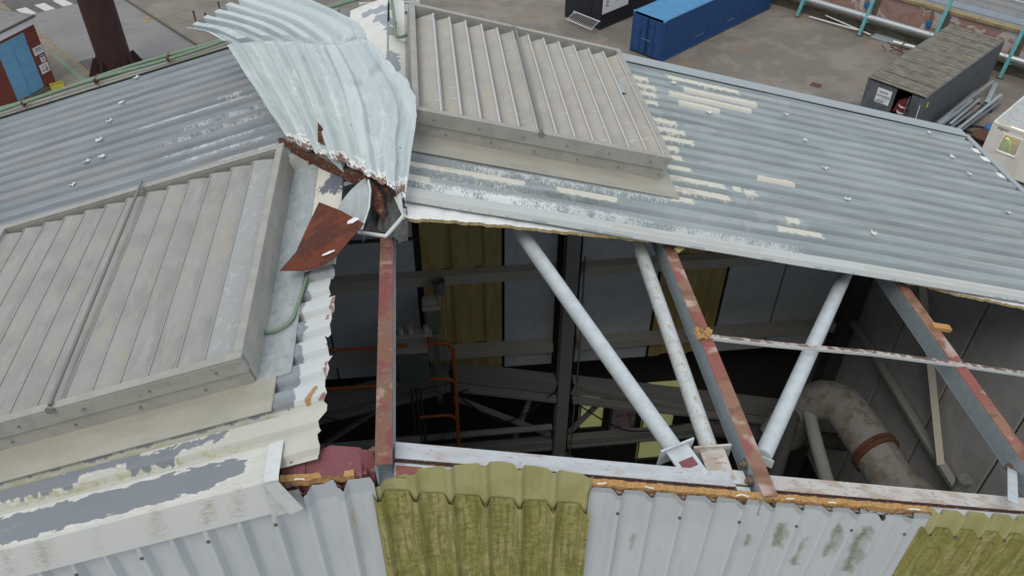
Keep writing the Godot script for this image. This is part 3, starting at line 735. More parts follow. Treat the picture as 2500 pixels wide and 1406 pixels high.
func build_building() -> void:
	var b := thing("works_building", "tall works building with torn grey corrugated roof and exposed rusty purlins", "building")
	# --- right slope: sheets side by side, each a little over the next
	var cuts := [-1.79, -2.432, -3.443, -4.418]
	for i in 3:
		obj("roof_sheet", roof_sheet(1, 0.06 if i else 0.1, 5.646, cuts[i + 1] - (0.03 if i < 2 else 0.0), cuts[i], 0.003 * (2 - i), 28, M.roof_r, 0.0 if i else 0.03), M.roof_r, b, "weathered grey corrugated roof sheet with patches of cream paint")
	# --- left slope
	var lc := [-0.045, -0.98, -1.99, -3.0, -4.02, -4.66]
	for i in 5:
		obj("roof_sheet", roof_sheet(-1, 0.262 if i == 0 else (0.29 if i == 1 else 0.2), 5.646, lc[i + 1] - (0.03 if i < 4 else 0.0), lc[i], 0.003 * (4 - i), 28, M.roof_l, 0.035 if i < 2 else 0.0), M.roof_l, b, "blue-grey corrugated roof sheet on the left slope")
	# flakes of paint left round the roof fixings
	for p in [[1, 3.47, -4.02], [1, 3.48, -3.63], [1, 3.47, -3.18], [1, 3.47, -2.77], [1, 5.15, -3.89], [1, 5.15, -3.62], [1, 5.17, -3.04], [1, 3.48, -2.32], [1, 5.15, -4.34], [1, 2.63, -3.72], [1, 2.44, -4.15], [1, 5.15, -2.77], [-1, 2.24, -4.6], [-1, 2.25, -4.15], [-1, 2.28, -3.9], [-1, 2.27, -3.59], [-1, 2.17, -3.36], [-1, 2.29, -3.3], [-1, 2.31, -3.0]]:
		star_flake(b, p[0], p[1], p[2])
	# --- far verge flashings with the open gap before them
	for side in [-1, 1]:
		var z0 := -4.69 if side < 0 else -4.448
		var z1 := -4.79 if side < 0 else -4.60
		var mb := MB.new()
		var s0 := 0.45 if side < 0 else 1.95
		for k in 2:
			var a := lerpf(0.12 if side > 0 else s0, 5.70, k / 2.0) + (0.004 if k else 0.0)
			var c := lerpf(0.12 if side > 0 else s0, 5.70, (k + 1) / 2.0)
			var fb := MB.new()
			var B := roof_basis(side)
			fb.box(rp(side, (a + c) / 2, (z0 + z1) / 2, 0.002), Vector3((c - a) / 2, 0.006, (z0 - z1) / 2), B, 0.004)
			fb.box(rp(side, (a + c) / 2, z1 + 0.006, -0.09), Vector3((c - a) / 2, 0.09, 0.006), B, 0.002)
			obj("verge_flashing", fb, M.gutter if side > 0 else M.flash, b)
		obj("gap_shade_bar", bar1(rp(side, 0.15, z0 + 0.02, -0.16), rp(side, 5.6, z0 + 0.02, -0.16), 0.08, 0.06), M.dark_gap, b)  # near-black bar below the open gap, its colour painting the shade in it
	# --- ridge cap that is still in place at the far end
	for side in [-1, 1]:
		var mb := MB.new()
		var P := []
		for z in [-4.62, -4.0, -3.4, -2.75]:
			P.append([rp(side, 0.0, z, 0.03 + (0.004 if side > 0 else 0.0)), rp(side, 0.12 if side > 0 else 0.2, z, 0.022), rp(side, 0.125 if side > 0 else 0.33, z, 0.012)])
		if side > 0:
			P.reverse()
		var U := []
		for row in P:
			var ur := []
			for p in row:
				ur.append(Vector2((p.x + 0.36) / 0.72, (p.z + 4.65) / 2.0))
			U.append(ur)
		mb.grid(P, U)
		obj("ridge_cap", mb, M.cap, b, "white ridge cap with paint peeled to grey metal")
	obj("ridge_end_plate", box1(Vector3(0.0, YR - 0.13, -4.64), Vector3(0.5, 0.22, 0.012)), M.white_paint, b)
	# cream flashing beside the tear
	var cf := MB.new()
	var cg := []
	var cu := []
	for z in [-2.48, -2.1, -1.7, -1.26]:
		var row := []
		var ur := []
		for q in [[0.26, 0.012], [0.27, 0.02], [0.36, 0.018], [0.455, 0.016], [0.46, 0.004]]:
			row.append(rp(-1, q[0], z, q[1]))
			ur.append(Vector2((q[0] - 0.24) / 0.25, (z + 2.5) / 1.3))
		cg.append(row)
		cu.append(ur)
	cf.grid(cg if (cg[1][0] - cg[0][0]).cross(cg[0][1] - cg[0][0]).y > 0 else flip(cg), cu if (cg[1][0] - cg[0][0]).cross(cg[0][1] - cg[0][0]).y > 0 else flip(cu))
	obj("ridge_flashing", cf, M.cream, b, "cream flashing strip with a dark bare patch beside the tear")
	# --- right eave: gutter, fillers
	obj("eave_gutter", bar1(rp(1, 5.765, -4.56, -0.035), rp(1, 5.765, 0.0, -0.035), 0.055, 0.03, Vector3.UP, 0.01), M.gutter, b)
	obj("eave_gutter_floor", bar1(rp(1, 5.66, -4.5, -0.16), rp(1, 5.66, 0.0, -0.16), 0.14, 0.02), M.rusty_iron, b)
	rng.seed = 4
	var k := 0
	while -4.31 + k * PITCH < -1.7:
		var z := -4.31 + k * PITCH
		if rng.randf() < 0.75:
			var fb := MB.new()
			fb.box(rp(1, 5.63 - rng.randf() * 0.03, z, -0.005), Vector3(0.025 + rng.randf() * 0.03, 0.009, 0.04), roof_basis(1), 0.004)
			obj("crown_filler", fb, M.cream if rng.randf() < 0.4 else M.board, b)
		k += 1
	# --- verge flashing of the left slope, near gable: flat top, upright face, and its end cover
	var vf := MB.new()
	var P := []
	var U := []
	for i in 41:
		var s := lerpf(0.455, 5.7, i / 40.0)
		var row := []
		var ur := []
		for q in [[-0.155, 0.012], [-0.15, 0.02], [0.03, 0.022], [0.037, 0.014], [0.038, -0.19]]:
			var p := rp(-1, s, q[0], 0.0)
			p.y += q[1]
			row.append(p)
			ur.append(Vector2(s / 5.75, (q[0] if q[1] > 0.0 else q[0] - q[1]) * 2.0 + 0.44))
		P.append(row)
		U.append(ur)
	vf.grid(flip(P), flip(U))
	obj("verge_flashing", vf, M.verge, b, "cream verge flashing with paint peeled to slate grey")
	var ve := MB.new()
	var ep := []
	for s in [0.425, 0.49]:
		var row := []
		for q in [[-0.157, 0.022], [0.032, 0.03], [0.045, 0.018], [0.05, -0.195]]:
			var p := rp(-1, s, q[0], 0.0)
			p.y += q[1]
			row.append(p)
		ep.append(row)
	ve.grid(flip(ep))
	var end_cover := obj("flashing_end", ve, M.white_paint, b)
	var cover := MB.new()
	cover.quad_out(Vector3(-0.475, 19.59, 0.052), Vector3(-0.41, 19.60, 0.052), Vector3(-0.335, 19.44, 0.075), Vector3(-0.395, 19.405, 0.075), Vector3.BACK)
	obj("cover_strip", cover, M.white_paint, end_cover)
	build_gable(b)
	build_frame(b)
	build_walls(b)
	build_inside(b)

func star_flake(parent: Node3D, side: float, s: float, z: float) -> void:
	rng.seed = int(s * 977 - z * 131 + side * 7)
	var mb := MB.new()
	var crown := -4.31 + roundf((z + 4.31) / PITCH) * PITCH
	var c := rp(side, s, crown, 0.016)
	var B := roof_basis(side)
	var n := 9
	var ring := []
	for i in n:
		var a := TAU * i / n + rng.randf() * 0.4
		var r := (0.034 if i % 2 == 0 else 0.016) * rng.randf_range(0.7, 1.2)
		ring.append(c + B * Vector3(cos(a) * r, rng.randf_range(-0.004, 0.012), sin(a) * r))
	for i in n:
		mb.tri(c, ring[i], ring[(i + 1) % n], B.y)
	obj("paint_flake", mb, M.star, parent)

func build_gable(b: Node3D) -> void:
	var o := Vector3(0, 0, 0.03)
	var rag := FastNoiseLite.new()
	rag.seed = 31
	rag.frequency = 2.2
	var X := Vector3.RIGHT
	var Z := Vector3.BACK
	# white sheets left of the ridge
	obj("wall_sheet", wall_sheet(o, X, Z, -5.6, -2.38, 0.0, func(x, _h): return verge_y(x) - 0.08, 1.2187), M.wall, b)
	obj("wall_sheet", wall_sheet(o + Z * 0.002, X, Z, -2.42, -1.17, 0.0, func(x, _h): return verge_y(x) - 0.08, 1.2187), M.wall, b)
	obj("wall_sheet", wall_sheet(o + Z * 0.004, X, Z, -1.22, -0.045, 0.0, func(x, h): return verge_y(minf(x, -0.2)) - 0.115 - absf(rag.get_noise_2d(x * 8.0, 3.0)) * 0.06 - h * 0.01, 1.2187), M.wall, b, "white corrugated wall sheet with a torn rusty top edge")
	# yellow translucent sheet: clean upper piece behind, mossy lower piece before it
	var ytop := func(x, h): return 19.545 - maxf(0.0, x - 0.5) * 0.40 - maxf(0.0, 0.16 - x) * 0.40 - 0.02 * exp(-pow((x - 0.55) / 0.02, 2.0)) + rag.get_noise_2d(x * 6.0, 9.0) * 0.012
	obj("translucent_sheet", wall_sheet(o - Z * 0.012, X, Z, -0.06, 0.875, 18.6, ytop, 1.2187, 0.018), M.grp, b, "yellowed translucent sheet, clean along its broken top")
	var mtop := func(x, h): return verge_y(x) - 0.262 - h * 0.022 + rag.get_noise_2d(x * 9.0, 1.0) * 0.006
	obj("translucent_sheet", wall_sheet(o + Z * 0.014, X, Z, -0.062, 0.872, 0.0, mtop, 1.2187, 0.036), M.moss, b, "yellow-green translucent sheet covered in moss")
	# white sheets right of it
	var wtop := func(x, h): return verge_y(x) - 0.14 - absf(rag.get_noise_2d(x * 7.0, 5.0)) * 0.02
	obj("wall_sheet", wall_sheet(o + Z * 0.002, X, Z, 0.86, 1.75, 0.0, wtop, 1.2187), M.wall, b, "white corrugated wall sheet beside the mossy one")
	var rtop := func(x, h): return verge_y(x) - 0.14 - absf(rag.get_noise_2d(x * 7.0, 5.0)) * 0.02 - (0.03 + 0.03 * rag.get_noise_2d(x * 12.0, 2.0) if x > 2.25 and x < 2.45 else 0.0)
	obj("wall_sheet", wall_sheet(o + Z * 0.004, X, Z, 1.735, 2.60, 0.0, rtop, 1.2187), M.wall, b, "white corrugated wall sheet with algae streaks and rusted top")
	obj("translucent_sheet", wall_sheet(o - Z * 0.002, X, Z, 2.575, 3.6, 18.2, func(x, h): return verge_y(x) - 0.10 + rag.get_noise_2d(x * 6.0, 4.0) * 0.01, 1.2187), M.grp, b)
	obj("translucent_sheet", wall_sheet(o + Z * 0.007, X, Z, 2.575, 3.6, 0.0, func(x, h): return verge_y(x) - 0.25 - h * 0.02, 1.2187, 0.036), M.moss, b)
	obj("wall_sheet", wall_sheet(o + Z * 0.003, X, Z, 3.58, 5.5, 0.0, func(x, _h): return verge_y(x) - 0.06, 1.2187), M.wall, b)
	# fixing screws through the troughs
	var sc := MB.new()
	sc.tube([Vector3.ZERO, Vector3(0, 0, 0.006)], 0.008, 8)
	var sm := sc.mesh(M.bolt)
	for k in range(-20, 24):
		var x := 1.2187 - 0.07375 + k * 0.1475
		if k % 2 and absf(x + 0.1) > 0.25:
			var yy := verge_y(x) - 0.27
			inst("fixing_screw", sm, b, Transform3D(Basis(), Vector3(x, yy, 0.048 if x > -0.06 and x < 0.875 else 0.036)))
	# rusted rims along the torn tops
	for seg in [[0.87, 2.6], [-0.43, -0.05]]:
		var P := []
		var x: float = seg[0]
		while x < seg[1]:
			var ph := fposmod((x - 1.2187) / 0.1475 + 0.5, 1.0) - 0.5
			var h := 0.0 if absf(ph) < 0.305 else (1.0 if absf(ph) > 0.455 else (absf(ph) - 0.305) / 0.15)
			var y: float = (rtop.call(x, h) if x > 0.0 else verge_y(minf(x, -0.2)) - 0.115 - absf(rag.get_noise_2d(x * 8.0, 3.0)) * 0.06)
			P.append(Vector3(x, y, 0.03 - 0.034 + h * 0.034 - 0.003))
			x += 0.012
		var mb := MB.new()
		mb.tube(P, 0.0028, 5)
		obj("rusted_edge", mb, M.rust_dark, b)
	# fibre insulation behind the cladding, torn along its top
	for seg in [[0.84, 1.75, M.fibre], [1.75, 2.62, M.fibre], [-0.425, -0.12, M.fibre]]:
		var A2 := []
		var B2 := []
		var x: float = seg[0]
		while x <= seg[1]:
			var y := verge_y(x) - 0.118 + rag.get_noise_2d(x * 5.0, 7.0) * 0.012 + rag.get_noise_2d(x * 24.0, 5.0) * 0.006
			if x < 0:
				y = 19.585 - 0.06 * (x + 0.425) / 0.3 * 0.0 + rag.get_noise_2d(x * 9.0, 7.0) * 0.012 - 0.05
			A2.append(Vector3(x, y, -0.028))
			B2.append(Vector3(x, y - 0.010 + rag.get_noise_2d(x * 30.0, 8.0) * 0.012, -0.004 + rag.get_noise_2d(x * 26.0, 2.0) * 0.006))
			x += 0.02
		var skin := []
		for k in A2.size():
			if rag.get_noise_2d(k * 0.35, 40.0) > 0.02:
				skin.append(A2[k].lerp(B2[k], 0.85) + Vector3(0, 0.003, 0))
			elif skin.size() > 2:
				obj("torn_skin", tube1(skin, 0.004, 5), M.board, b)
				skin = []
			else:
				skin = []
		ragged_slab(b, "insulation_strip", seg[2], seg[2], A2, B2, 0.035, "torn orange fibre insulation along the gable")

func build_frame(b: Node3D) -> void:
	# purlins: channels along the ridge direction
	for p in [[-0.0, 0.0, -4.5, M.rust_ridge, "rusty ridge purlin over the hole"], [1.722, 0.0, -4.5, M.rust_top, "purlin with red-brown rusty top and grey side"], [3.418, 0.0, -4.5, M.rust_top, "outer purlin with flaking grey paint and rusty top"], [-1.722, -0.1, -4.5, M.rust_top, ""], [-3.418, -0.1, -4.5, M.rust_top, ""]]:
		var yt: float = 19.589 - absf(p[0]) * SA / CA
		var c := channel(Vector3(p[0], yt, p[1]), Vector3(p[0], yt, p[2]), 0.152, 0.072, 0.008, Vector3.RIGHT, Vector3.UP)
		var top := obj("purlin", c[0], p[3], b, p[4])
		obj("web", c[1], M.grey_paint, top)
		obj("lower_flange", c[2], M.grey_paint, top)
		if p[0] > 1.0 and p[0] < 2.0:
			for q in [[19.085, -0.215], [19.08, -0.12]]:
				bolt(top, Vector3(1.684, q[0], q[1]), Vector3.LEFT, 0.021)
		if p[0] > 3.0:
			bolt(top, Vector3(3.381, 18.56, -0.42), Vector3.LEFT)
		if p[0] == 0.0:
			for q in [[19.52, -0.13], [19.49, -0.05]]:
				bolt(top, Vector3(-0.036, q[0], q[1]), Vector3.LEFT)
	# gable rafter right of the ridge: two plates with a rusted slot between them, in two lengths
	for seg in [[0.037, 1.60, M.beam], [1.765, 5.3, M.beam_rusty]]:
		var up := Vector3(SA, CA, 0)
		var x := Vector3(CA, -SA, 0)
		var B := Basis(x, up, x.cross(up))
		var l: float = (seg[1] - seg[0]) / CA / 2
		var at := Vector3((seg[0] + seg[1]) / 2, 19.589 - (seg[0] + seg[1]) / 2 * SA / CA - 0.085, 0.0)
		var mb := MB.new()
		mb.box(at + Vector3(0, 0, -0.14), Vector3(l, 0.005, 0.045), B, 0.002)
		var o := obj("gable_rafter", mb, seg[2], b, "pale painted gable rafter stained with rust")
		var bk := MB.new()
		bk.box(at + Vector3(0, 0, -0.18) - up * 0.07, Vector3(l, 0.064, 0.004), B, 0.001)
		obj("rafter_web", bk, M.beam, o)
		var fr := MB.new()
		fr.box(at + Vector3(0, 0, -0.045) - up * 0.004, Vector3(l, 0.005, 0.035), B, 0.002)
		obj("front_plate", fr, M.beam, o)
		var rs := MB.new()
		rs.box(at + Vector3(0, 0, -0.088) - up * 0.022, Vector3(l, 0.003, 0.016), B, 0.001)
		obj("rusted_slot", rs, M.rust_dark, o)
		for q in [-0.096, -0.08]:
			var lp := MB.new()
			lp.box(at + Vector3(0, 0, q) + up * 0.0035, Vector3(l, 0.0012, 0.0035), B, 0.0004)
			obj("rusted_lip", lp, M.rust_dark, o)
		if seg[0] < 1.0:
			var end: Vector3 = at + x * l
			for q in [-0.155, -0.06]:
				var ep := MB.new()
				ep.box(end + x * 0.034 + Vector3(0, 0, q), Vector3(0.036, 0.007, 0.04), B, 0.002)
				obj("end_cleat", ep, M.white_paint, o)
			var rc := MB.new()
			rc.box(at - x * (l - 0.06) + Vector3(0, 0, -0.03) + up * 0.004, Vector3(0.055, 0.003, 0.03), B, 0.001)
			obj("end_cleat", rc, M.rust_top, o)
	# rafter left of the ridge: red oxide, with a fold
	var yl := 19.585
	var mb := MB.new()
	mb.quad_out(Vector3(-0.045, yl - 0.02, -0.09), Vector3(-0.045, yl - 0.16, -0.005), Vector3(-0.095, yl - 0.135, -0.01), Vector3(-0.095, yl + 0.0, -0.09), Vector3(0, 1, 1))
	mb.quad_out(Vector3(-0.095, yl - 0.01, -0.105), Vector3(-0.095, yl - 0.085, -0.005), Vector3(-0.225, yl - 0.045, -0.002), Vector3(-0.215, yl + 0.02, -0.105), Vector3(0, 1, 1))
	mb.quad_out(Vector3(-0.215, yl + 0.02, -0.105), Vector3(-0.225, yl - 0.045, -0.002), Vector3(-0.33, yl - 0.085, -0.002), Vector3(-0.32, yl - 0.03, -0.1), Vector3(0, 1, 1))
	mb.quad_out(Vector3(-0.32, yl - 0.022, -0.1), Vector3(-0.33, yl - 0.08, 0.0), Vector3(-0.43, yl - 0.1, 0.0), Vector3(-0.42, yl - 0.04, -0.1), Vector3(0, 1, 1))
	var rl := obj("gable_rafter", mb, M.maroon, b, "maroon primed rafter end left of the ridge")
	bolt(rl, Vector3(-0.375, yl - 0.035, -0.085), Vector3(0, 0.6, 0.8), 0.013)
	bolt(rl, Vector3(-0.395, yl - 0.085, -0.01), Vector3(0, 0.6, 0.8), 0.013)
	obj("rafter_body", bar1(Vector3(-0.06, yl - 0.13, -0.06), Vector3(-5.2, yl - 0.13 - 5.14 * SA / CA, -0.06), 0.08, 0.12), M.maroon, rl)
	# tubular bracing in the roof plane
	var lo := -0.22
	var node := func(x: float, z: float) -> Vector3: return Vector3(x, 19.69 - absf(x) * SA / CA + lo / CA, z)
	var tubes := [[node.call(-0.06, -4.4), node.call(1.36, -0.32), M.tube, 0.045, "white tubular brace running from ridge to gable"], [node.call(1.60, -4.4), node.call(1.55, -0.33), M.tube_rusty, 0.043, "white tubular strut streaked with rust beside the purlin"], [node.call(4.75, -4.3), node.call(1.83, -0.33), M.tube, 0.046, "white tubular brace running out to the eave"]]
	for t in tubes:
		var o := obj("brace_tube", tube1([t[0], t[1]], t[3], 24), t[2], b, t[4])
		var d: Vector3 = (t[1] - t[0]).normalized()
		if t[2] == M.tube_rusty or t[1].x < 1.5:
			# T-shaped end cleat
			var side := d.cross(Vector3.UP).normalized()
			var upv := side.cross(d)
			var c := MB.new()
			c.box(t[1] + d * 0.005, Vector3(0.095, 0.06, 0.006), Basis(side, upv, -d), 0.002)
			c.box(t[1] + d * 0.10 + upv * 0.03, Vector3(0.062, 0.006, 0.095), Basis(side, upv, -d), 0.002)
			obj("end_cleat", c, M.tube if t[2] == M.tube else M.beam_rusty, o)
			if t[2] == M.tube:
				obj("bare_primer", box1(t[1] + d * 0.105 + upv * 0.0375, Vector3(0.08, 0.002, 0.05), Basis(side, upv, -d), 0.0005), M.maroon, o)
		else:
			var side := d.cross(Vector3.UP).normalized()
			obj("end_cleat", box1(t[1] + d * 0.02, Vector3(0.12, 0.05, 0.006), Basis(side, side.cross(d), -d), 0.001), M.white_paint, o)
	for t in [[Vector3(-1.40, 0, 0), Vector3(0.0, 0, 0)]]:
		obj("brace_tube", tube1([node.call(-1.4, -0.3), node.call(-0.06, -4.4)], 0.045, 16), M.tube, b)
	# light angle running over the purlins
	var ang := MB.new()
	var pts := [Vector3(1.70, 19.138, -1.055), Vector3(2.15, 19.015, -1.07), Vector3(2.8, 18.835, -1.115), Vector3(3.42, 18.676, -1.11), Vector3(3.95, 18.535, -1.10), Vector3(5.0, 18.26, -1.1)]
	for i in pts.size() - 1:
		ang.bar(pts[i], pts[i + 1] + (pts[i + 1] - pts[i]).normalized() * 0.004, 0.026, 0.004, Vector3(SA, CA, 0), 0.001)
	var sag := obj("sag_angle", ang, M.sag, b, "thin rusty angle bar bridging two purlins")
	var an2 := MB.new()
	for i in pts.size() - 1:
		an2.bar(pts[i] + Vector3(0, -0.010, 0.014), pts[i + 1] + Vector3(0, -0.010, 0.014), 0.004, 0.022, Vector3(SA, CA, 0), 0.001)
	obj("upright_leg", an2, M.white_paint, sag)
	# scraps of insulation and timber left on the purlins
	rng.seed = 12
	var fb := MB.new()
	for i in 14:
		var q := Vector3(1.72 + rng.randf_range(-0.05, 0.03), 19.15 + rng.randf_range(-0.015, 0.005), -1.06 + rng.randf_range(-0.03, 0.03))
		fb.box(q, Vector3(0.016, 0.008, 0.012) * rng.randf_range(0.6, 1.3), Basis.from_euler(Vector3(rng.randf(), rng.randf() * 3, rng.randf())), 0.002)
	obj("insulation_scrap", fb, M.fibre, b)
	obj("timber_scrap", box1(Vector3(3.47, 18.665, -1.44), Vector3(0.13, 0.03, 0.05), Basis.from_euler(Vector3(0, -0.1, -0.2))), M.wood, b)
	# insulation boards hanging out under the torn right slope
	var rag := FastNoiseLite.new()
	rag.seed = 6
	rag.frequency = 3.0
	for seg in [[[0.1, -1.655], [0.37, -1.70], [0.69, -1.742], [1.0, -1.772], [1.26, -1.802], [1.82, -1.85]], [[3.4, -1.868], [3.67, -1.838], [4.0, -1.80], [4.5, -1.76], [5.0, -1.75]]]:
		var A2 := []
		var B2 := []
		for k in seg.size() - 1:
			var n := 22
			for i in n + (1 if k == seg.size() - 2 else 0):
				var q := float(i) / n
				var s: float = lerpf(seg[k][0], seg[k + 1][0], q)
				var z: float = lerpf(seg[k][1], seg[k + 1][1], q) + rag.get_noise_2d(s * 4.0, 0.5) * 0.012 + rag.get_noise_2d(s * 22.0, 3.5) * 0.008
				A2.append(rp(1, s, -2.1, -0.037))
				B2.append(rp(1, s, z, -0.045 + rag.get_noise_2d(s * 3.0, 7.5) * 0.008))
		ragged_slab(b, "insulation_board", M.board, M.fibre_pale, A2, B2, 0.022, "torn white insulation board hanging below the roof edge")
	obj("insulation_scrap", box1(rp(1, 1.86, -1.83, -0.07), Vector3(0.06, 0.022, 0.04), Basis.from_euler(Vector3(0.3, 0.6, 0.2)), 0.008), M.fibre_pale, b)

func build_walls(b: Node3D) -> void:
	# the other three outside walls and the lining inside them
	var top := func(x, _h): return verge_y(x) - 0.12
	obj("wall_sheet", wall_sheet(Vector3(0, 0, -4.6), Vector3.LEFT, Vector3.FORWARD, -5.45, 5.45, 15.7, top, 0.0), M.white_paint, b)
	var flat := func(_x, _h): return YR - 5.45 * SA / CA - 0.1
	obj("wall_sheet", wall_sheet(Vector3(5.5, 0, 0), Vector3.FORWARD, Vector3.RIGHT, 0.0, 4.6, 0.0, flat, 0.0), M.white_paint, b)
	obj("wall_sheet", wall_sheet(Vector3(-5.5, 0, 0), Vector3.BACK, Vector3.LEFT, -4.6, 0.0, 0.0, flat, 0.0), M.white_paint, b)
	obj("annexe_roof", box1(Vector3(0, 15.66, -5.15), Vector3(11.0, 0.06, 1.2)), M.felt, b)
	for s in [-1, 1]:
		obj("annexe_side_wall", box1(Vector3(5.44 * s, 7.8, -5.2), Vector3(0.08, 15.6, 1.1)), M.white_paint, b)

func build_inside(b: Node3D) -> void:
	var z := -4.38
	# lining of the far wall: panels between rails, translucent strips among them
	var cols := [[-5.3, -4.1, 0], [-4.08, -2.9, 0], [-2.88, -1.72, 0], [-1.7, -0.95, 0], [-0.93, 0.02, 0], [0.09, 0.90, 1], [0.93, 1.47, 0], [1.73, 2.57, 0], [2.60, 3.32, 1], [3.35, 3.97, 0], [3.985, 4.86, 0]]
	var rows := [[15.5, 15.895], [15.905, 16.965], [16.975, 18.0], [18.01, 19.4]]
	for c in cols:
		for r in rows:
			var top: float = minf(r[1], verge_y(maxf(absf(c[0]), absf(c[1]))) - 0.25)
			if top < r[0] + 0.1:
				continue
			var cx: float = (c[0] + c[1]) / 2
			var pb := MB.new()
			if c[2] == 0:
				pb.box(Vector3(cx, (r[0] + top) / 2, z - 0.03), Vector3((c[1] - c[0]) / 2, (top - r[0]) / 2, 0.012), Basis(), 0.004)
				obj("lining_panel", pb, M.liner, b)
			else:
				obj("translucent_panel", wall_sheet(Vector3(0, 0, z - 0.02), Vector3.RIGHT, Vector3.BACK, c[0], c[1], r[0], func(_x, _h): return top, cx, 0.03, PROF, 0.33), M.old_grp, b)
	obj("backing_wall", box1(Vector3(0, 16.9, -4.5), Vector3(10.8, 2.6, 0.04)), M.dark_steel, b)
	for y in [16.985, 15.91]:
		for seg in [[-5.3, 1.46], [1.74, 4.86]]:
			var rb := MB.new()
			rb.box(Vector3((seg[0] + seg[1]) / 2, y, z + 0.045), Vector3((seg[1] - seg[0]) / 2, 0.012, 0.06), Basis(), 0.004)
			rb.box(Vector3((seg[0] + seg[1]) / 2, y - 0.055, z + 0.1), Vector3((seg[1] - seg[0]) / 2, 0.05, 0.006), Basis(), 0.002)
			obj("sheeting_rail", rb, M.dust, b)
	obj("panel_seam_bar", box1(Vector3(-0.42, 17.42, z + 0.005), Vector3(1.0, 0.035, 0.02)), M.dark_steel, b)
	# column
	var cb := MB.new()
	cb.box(Vector3(1.60, 15.2, z + 0.17), Vector3(0.07, 3.8, 0.008), Basis(), 0.003)
	cb.box(Vector3(1.60, 15.2, z + 0.02), Vector3(0.07, 3.8, 0.008), Basis(), 0.003)
	cb.box(Vector3(1.60, 15.2, z + 0.095), Vector3(0.006, 3.8, 0.066), Basis(), 0.001)
	obj("column", cb, M.steel_in, b)
	var cc := MB.new()
	cc.box(Vector3(4.80, 14.8, z + 0.1), Vector3(0.09, 3.3, 0.09), Basis(), 0.006)
	obj("column", cc, M.dark_steel, b)
	# lower rafters and truss members against the far wall
	for s in [[Vector3(0.35, 15.72, z + 0.12), Vector3(1.5, 15.40, z + 0.12)], [Vector3(1.7, 15.36, z + 0.12), Vector3(4.8, 14.52, z + 0.12)], [Vector3(0.3, 15.72, z + 0.12), Vector3(-3.0, 14.9, z + 0.12)]]:
		var mb := MB.new()
		mb.bar(s[0], s[1], 0.14, 0.012)
		mb.bar(s[0] + Vector3(0, -0.1, 0.06), s[1] + Vector3(0, -0.1, 0.06), 0.012, 0.18)
		mb.bar(s[0] + Vector3(0, -0.24, 0.1), s[1] + Vector3(0, -0.24, 0.1), 0.1, 0.05)
		obj("lower_rafter", mb, M.steel_in, b)
	for s in [[Vector3(-1.6, 14.24, z + 0.1), Vector3(1.5, 14.25, z + 0.1)], [Vector3(1.7, 14.25, z + 0.1), Vector3(4.8, 14.28, z + 0.1)]]:
		var mb := MB.new()
		mb.bar(s[0], s[1], 0.1, 0.1)
		mb.bar(s[0] + Vector3(0, -0.09, 0.03), s[1] + Vector3(0, -0.09, 0.03), 0.06, 0.04)
		obj("bottom_chord", mb, M.steel_in, b)
	for s in [[Vector3(0.35, 15.28, z + 0.2), Vector3(1.46, 14.5, z + 0.2)], [Vector3(1.80, 15.3, z + 0.2), Vector3(3.2, 14.75, z + 0.2)], [Vector3(2.2, 15.1, z + 0.1), Vector3(1.72, 14.4, z + 0.1)], [Vector3(1.25, 15.2, z + 0.1), Vector3(1.05, 14.4, z + 0.1)], [Vector3(-0.2, 15.35, z + 0.1), Vector3(-1.4, 14.4, z + 0.1)]]:
		obj("truss_diagonal", bar1(s[0], s[1], 0.05, 0.05), M.steel_in, b)
	# right wall lining
	var xr := 4.90
	for i in 5:
		var z1 := -0.1 - i * 0.86
		obj("lining_panel", box1(Vector3(xr + 0.03, 15.9, z1 - 0.42), Vector3(0.03, 4.6, 0.83), Basis(), 0.004), M.liner_dark, b)
	obj("sheeting_rail", box1(Vector3(xr - 0.05, 16.02, -2.2), Vector3(0.08, 0.05, 4.3)), M.steel_in, b)
	obj("wall_brace", bar1(Vector3(4.82, 17.3, -3.42), Vector3(4.82, 16.05, -2.2), 0.012, 0.075, Vector3.RIGHT), M.dust, b)
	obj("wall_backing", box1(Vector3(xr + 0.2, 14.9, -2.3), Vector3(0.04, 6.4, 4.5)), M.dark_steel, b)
	# floor far below and the dim end wall with windows
	obj("floor_slab", box1(Vector3(0, 11.4, -2.9), Vector3(10.8, 0.2, 5.6)), M.steel_in, b)
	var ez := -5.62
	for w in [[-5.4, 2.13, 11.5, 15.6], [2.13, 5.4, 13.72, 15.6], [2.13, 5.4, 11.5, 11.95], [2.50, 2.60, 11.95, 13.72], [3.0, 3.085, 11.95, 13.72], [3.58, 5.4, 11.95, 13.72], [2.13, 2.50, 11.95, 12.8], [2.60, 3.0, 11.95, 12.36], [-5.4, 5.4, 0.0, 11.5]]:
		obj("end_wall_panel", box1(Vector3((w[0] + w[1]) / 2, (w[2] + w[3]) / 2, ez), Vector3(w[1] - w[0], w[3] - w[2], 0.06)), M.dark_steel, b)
	for w in [[2.13, 2.5, 12.8, 13.72, M.pane], [2.6, 3.0, 12.36, 13.72, M.pane_dirty], [3.085, 3.58, 11.95, 13.72, M.pane]]:
		var pn := obj("window_pane", box1(Vector3((w[0] + w[1]) / 2, (w[2] + w[3]) / 2, ez - 0.01), Vector3(w[1] - w[0] - 0.004, w[3] - w[2] - 0.004, 0.008)), w[4], b)
		obj("glazing_bar", box1(Vector3(w[0] + 0.015, (w[2] + w[3]) / 2, ez + 0.05), Vector3(0.02, w[3] - w[2], 0.03)), M.steel_in, pn)

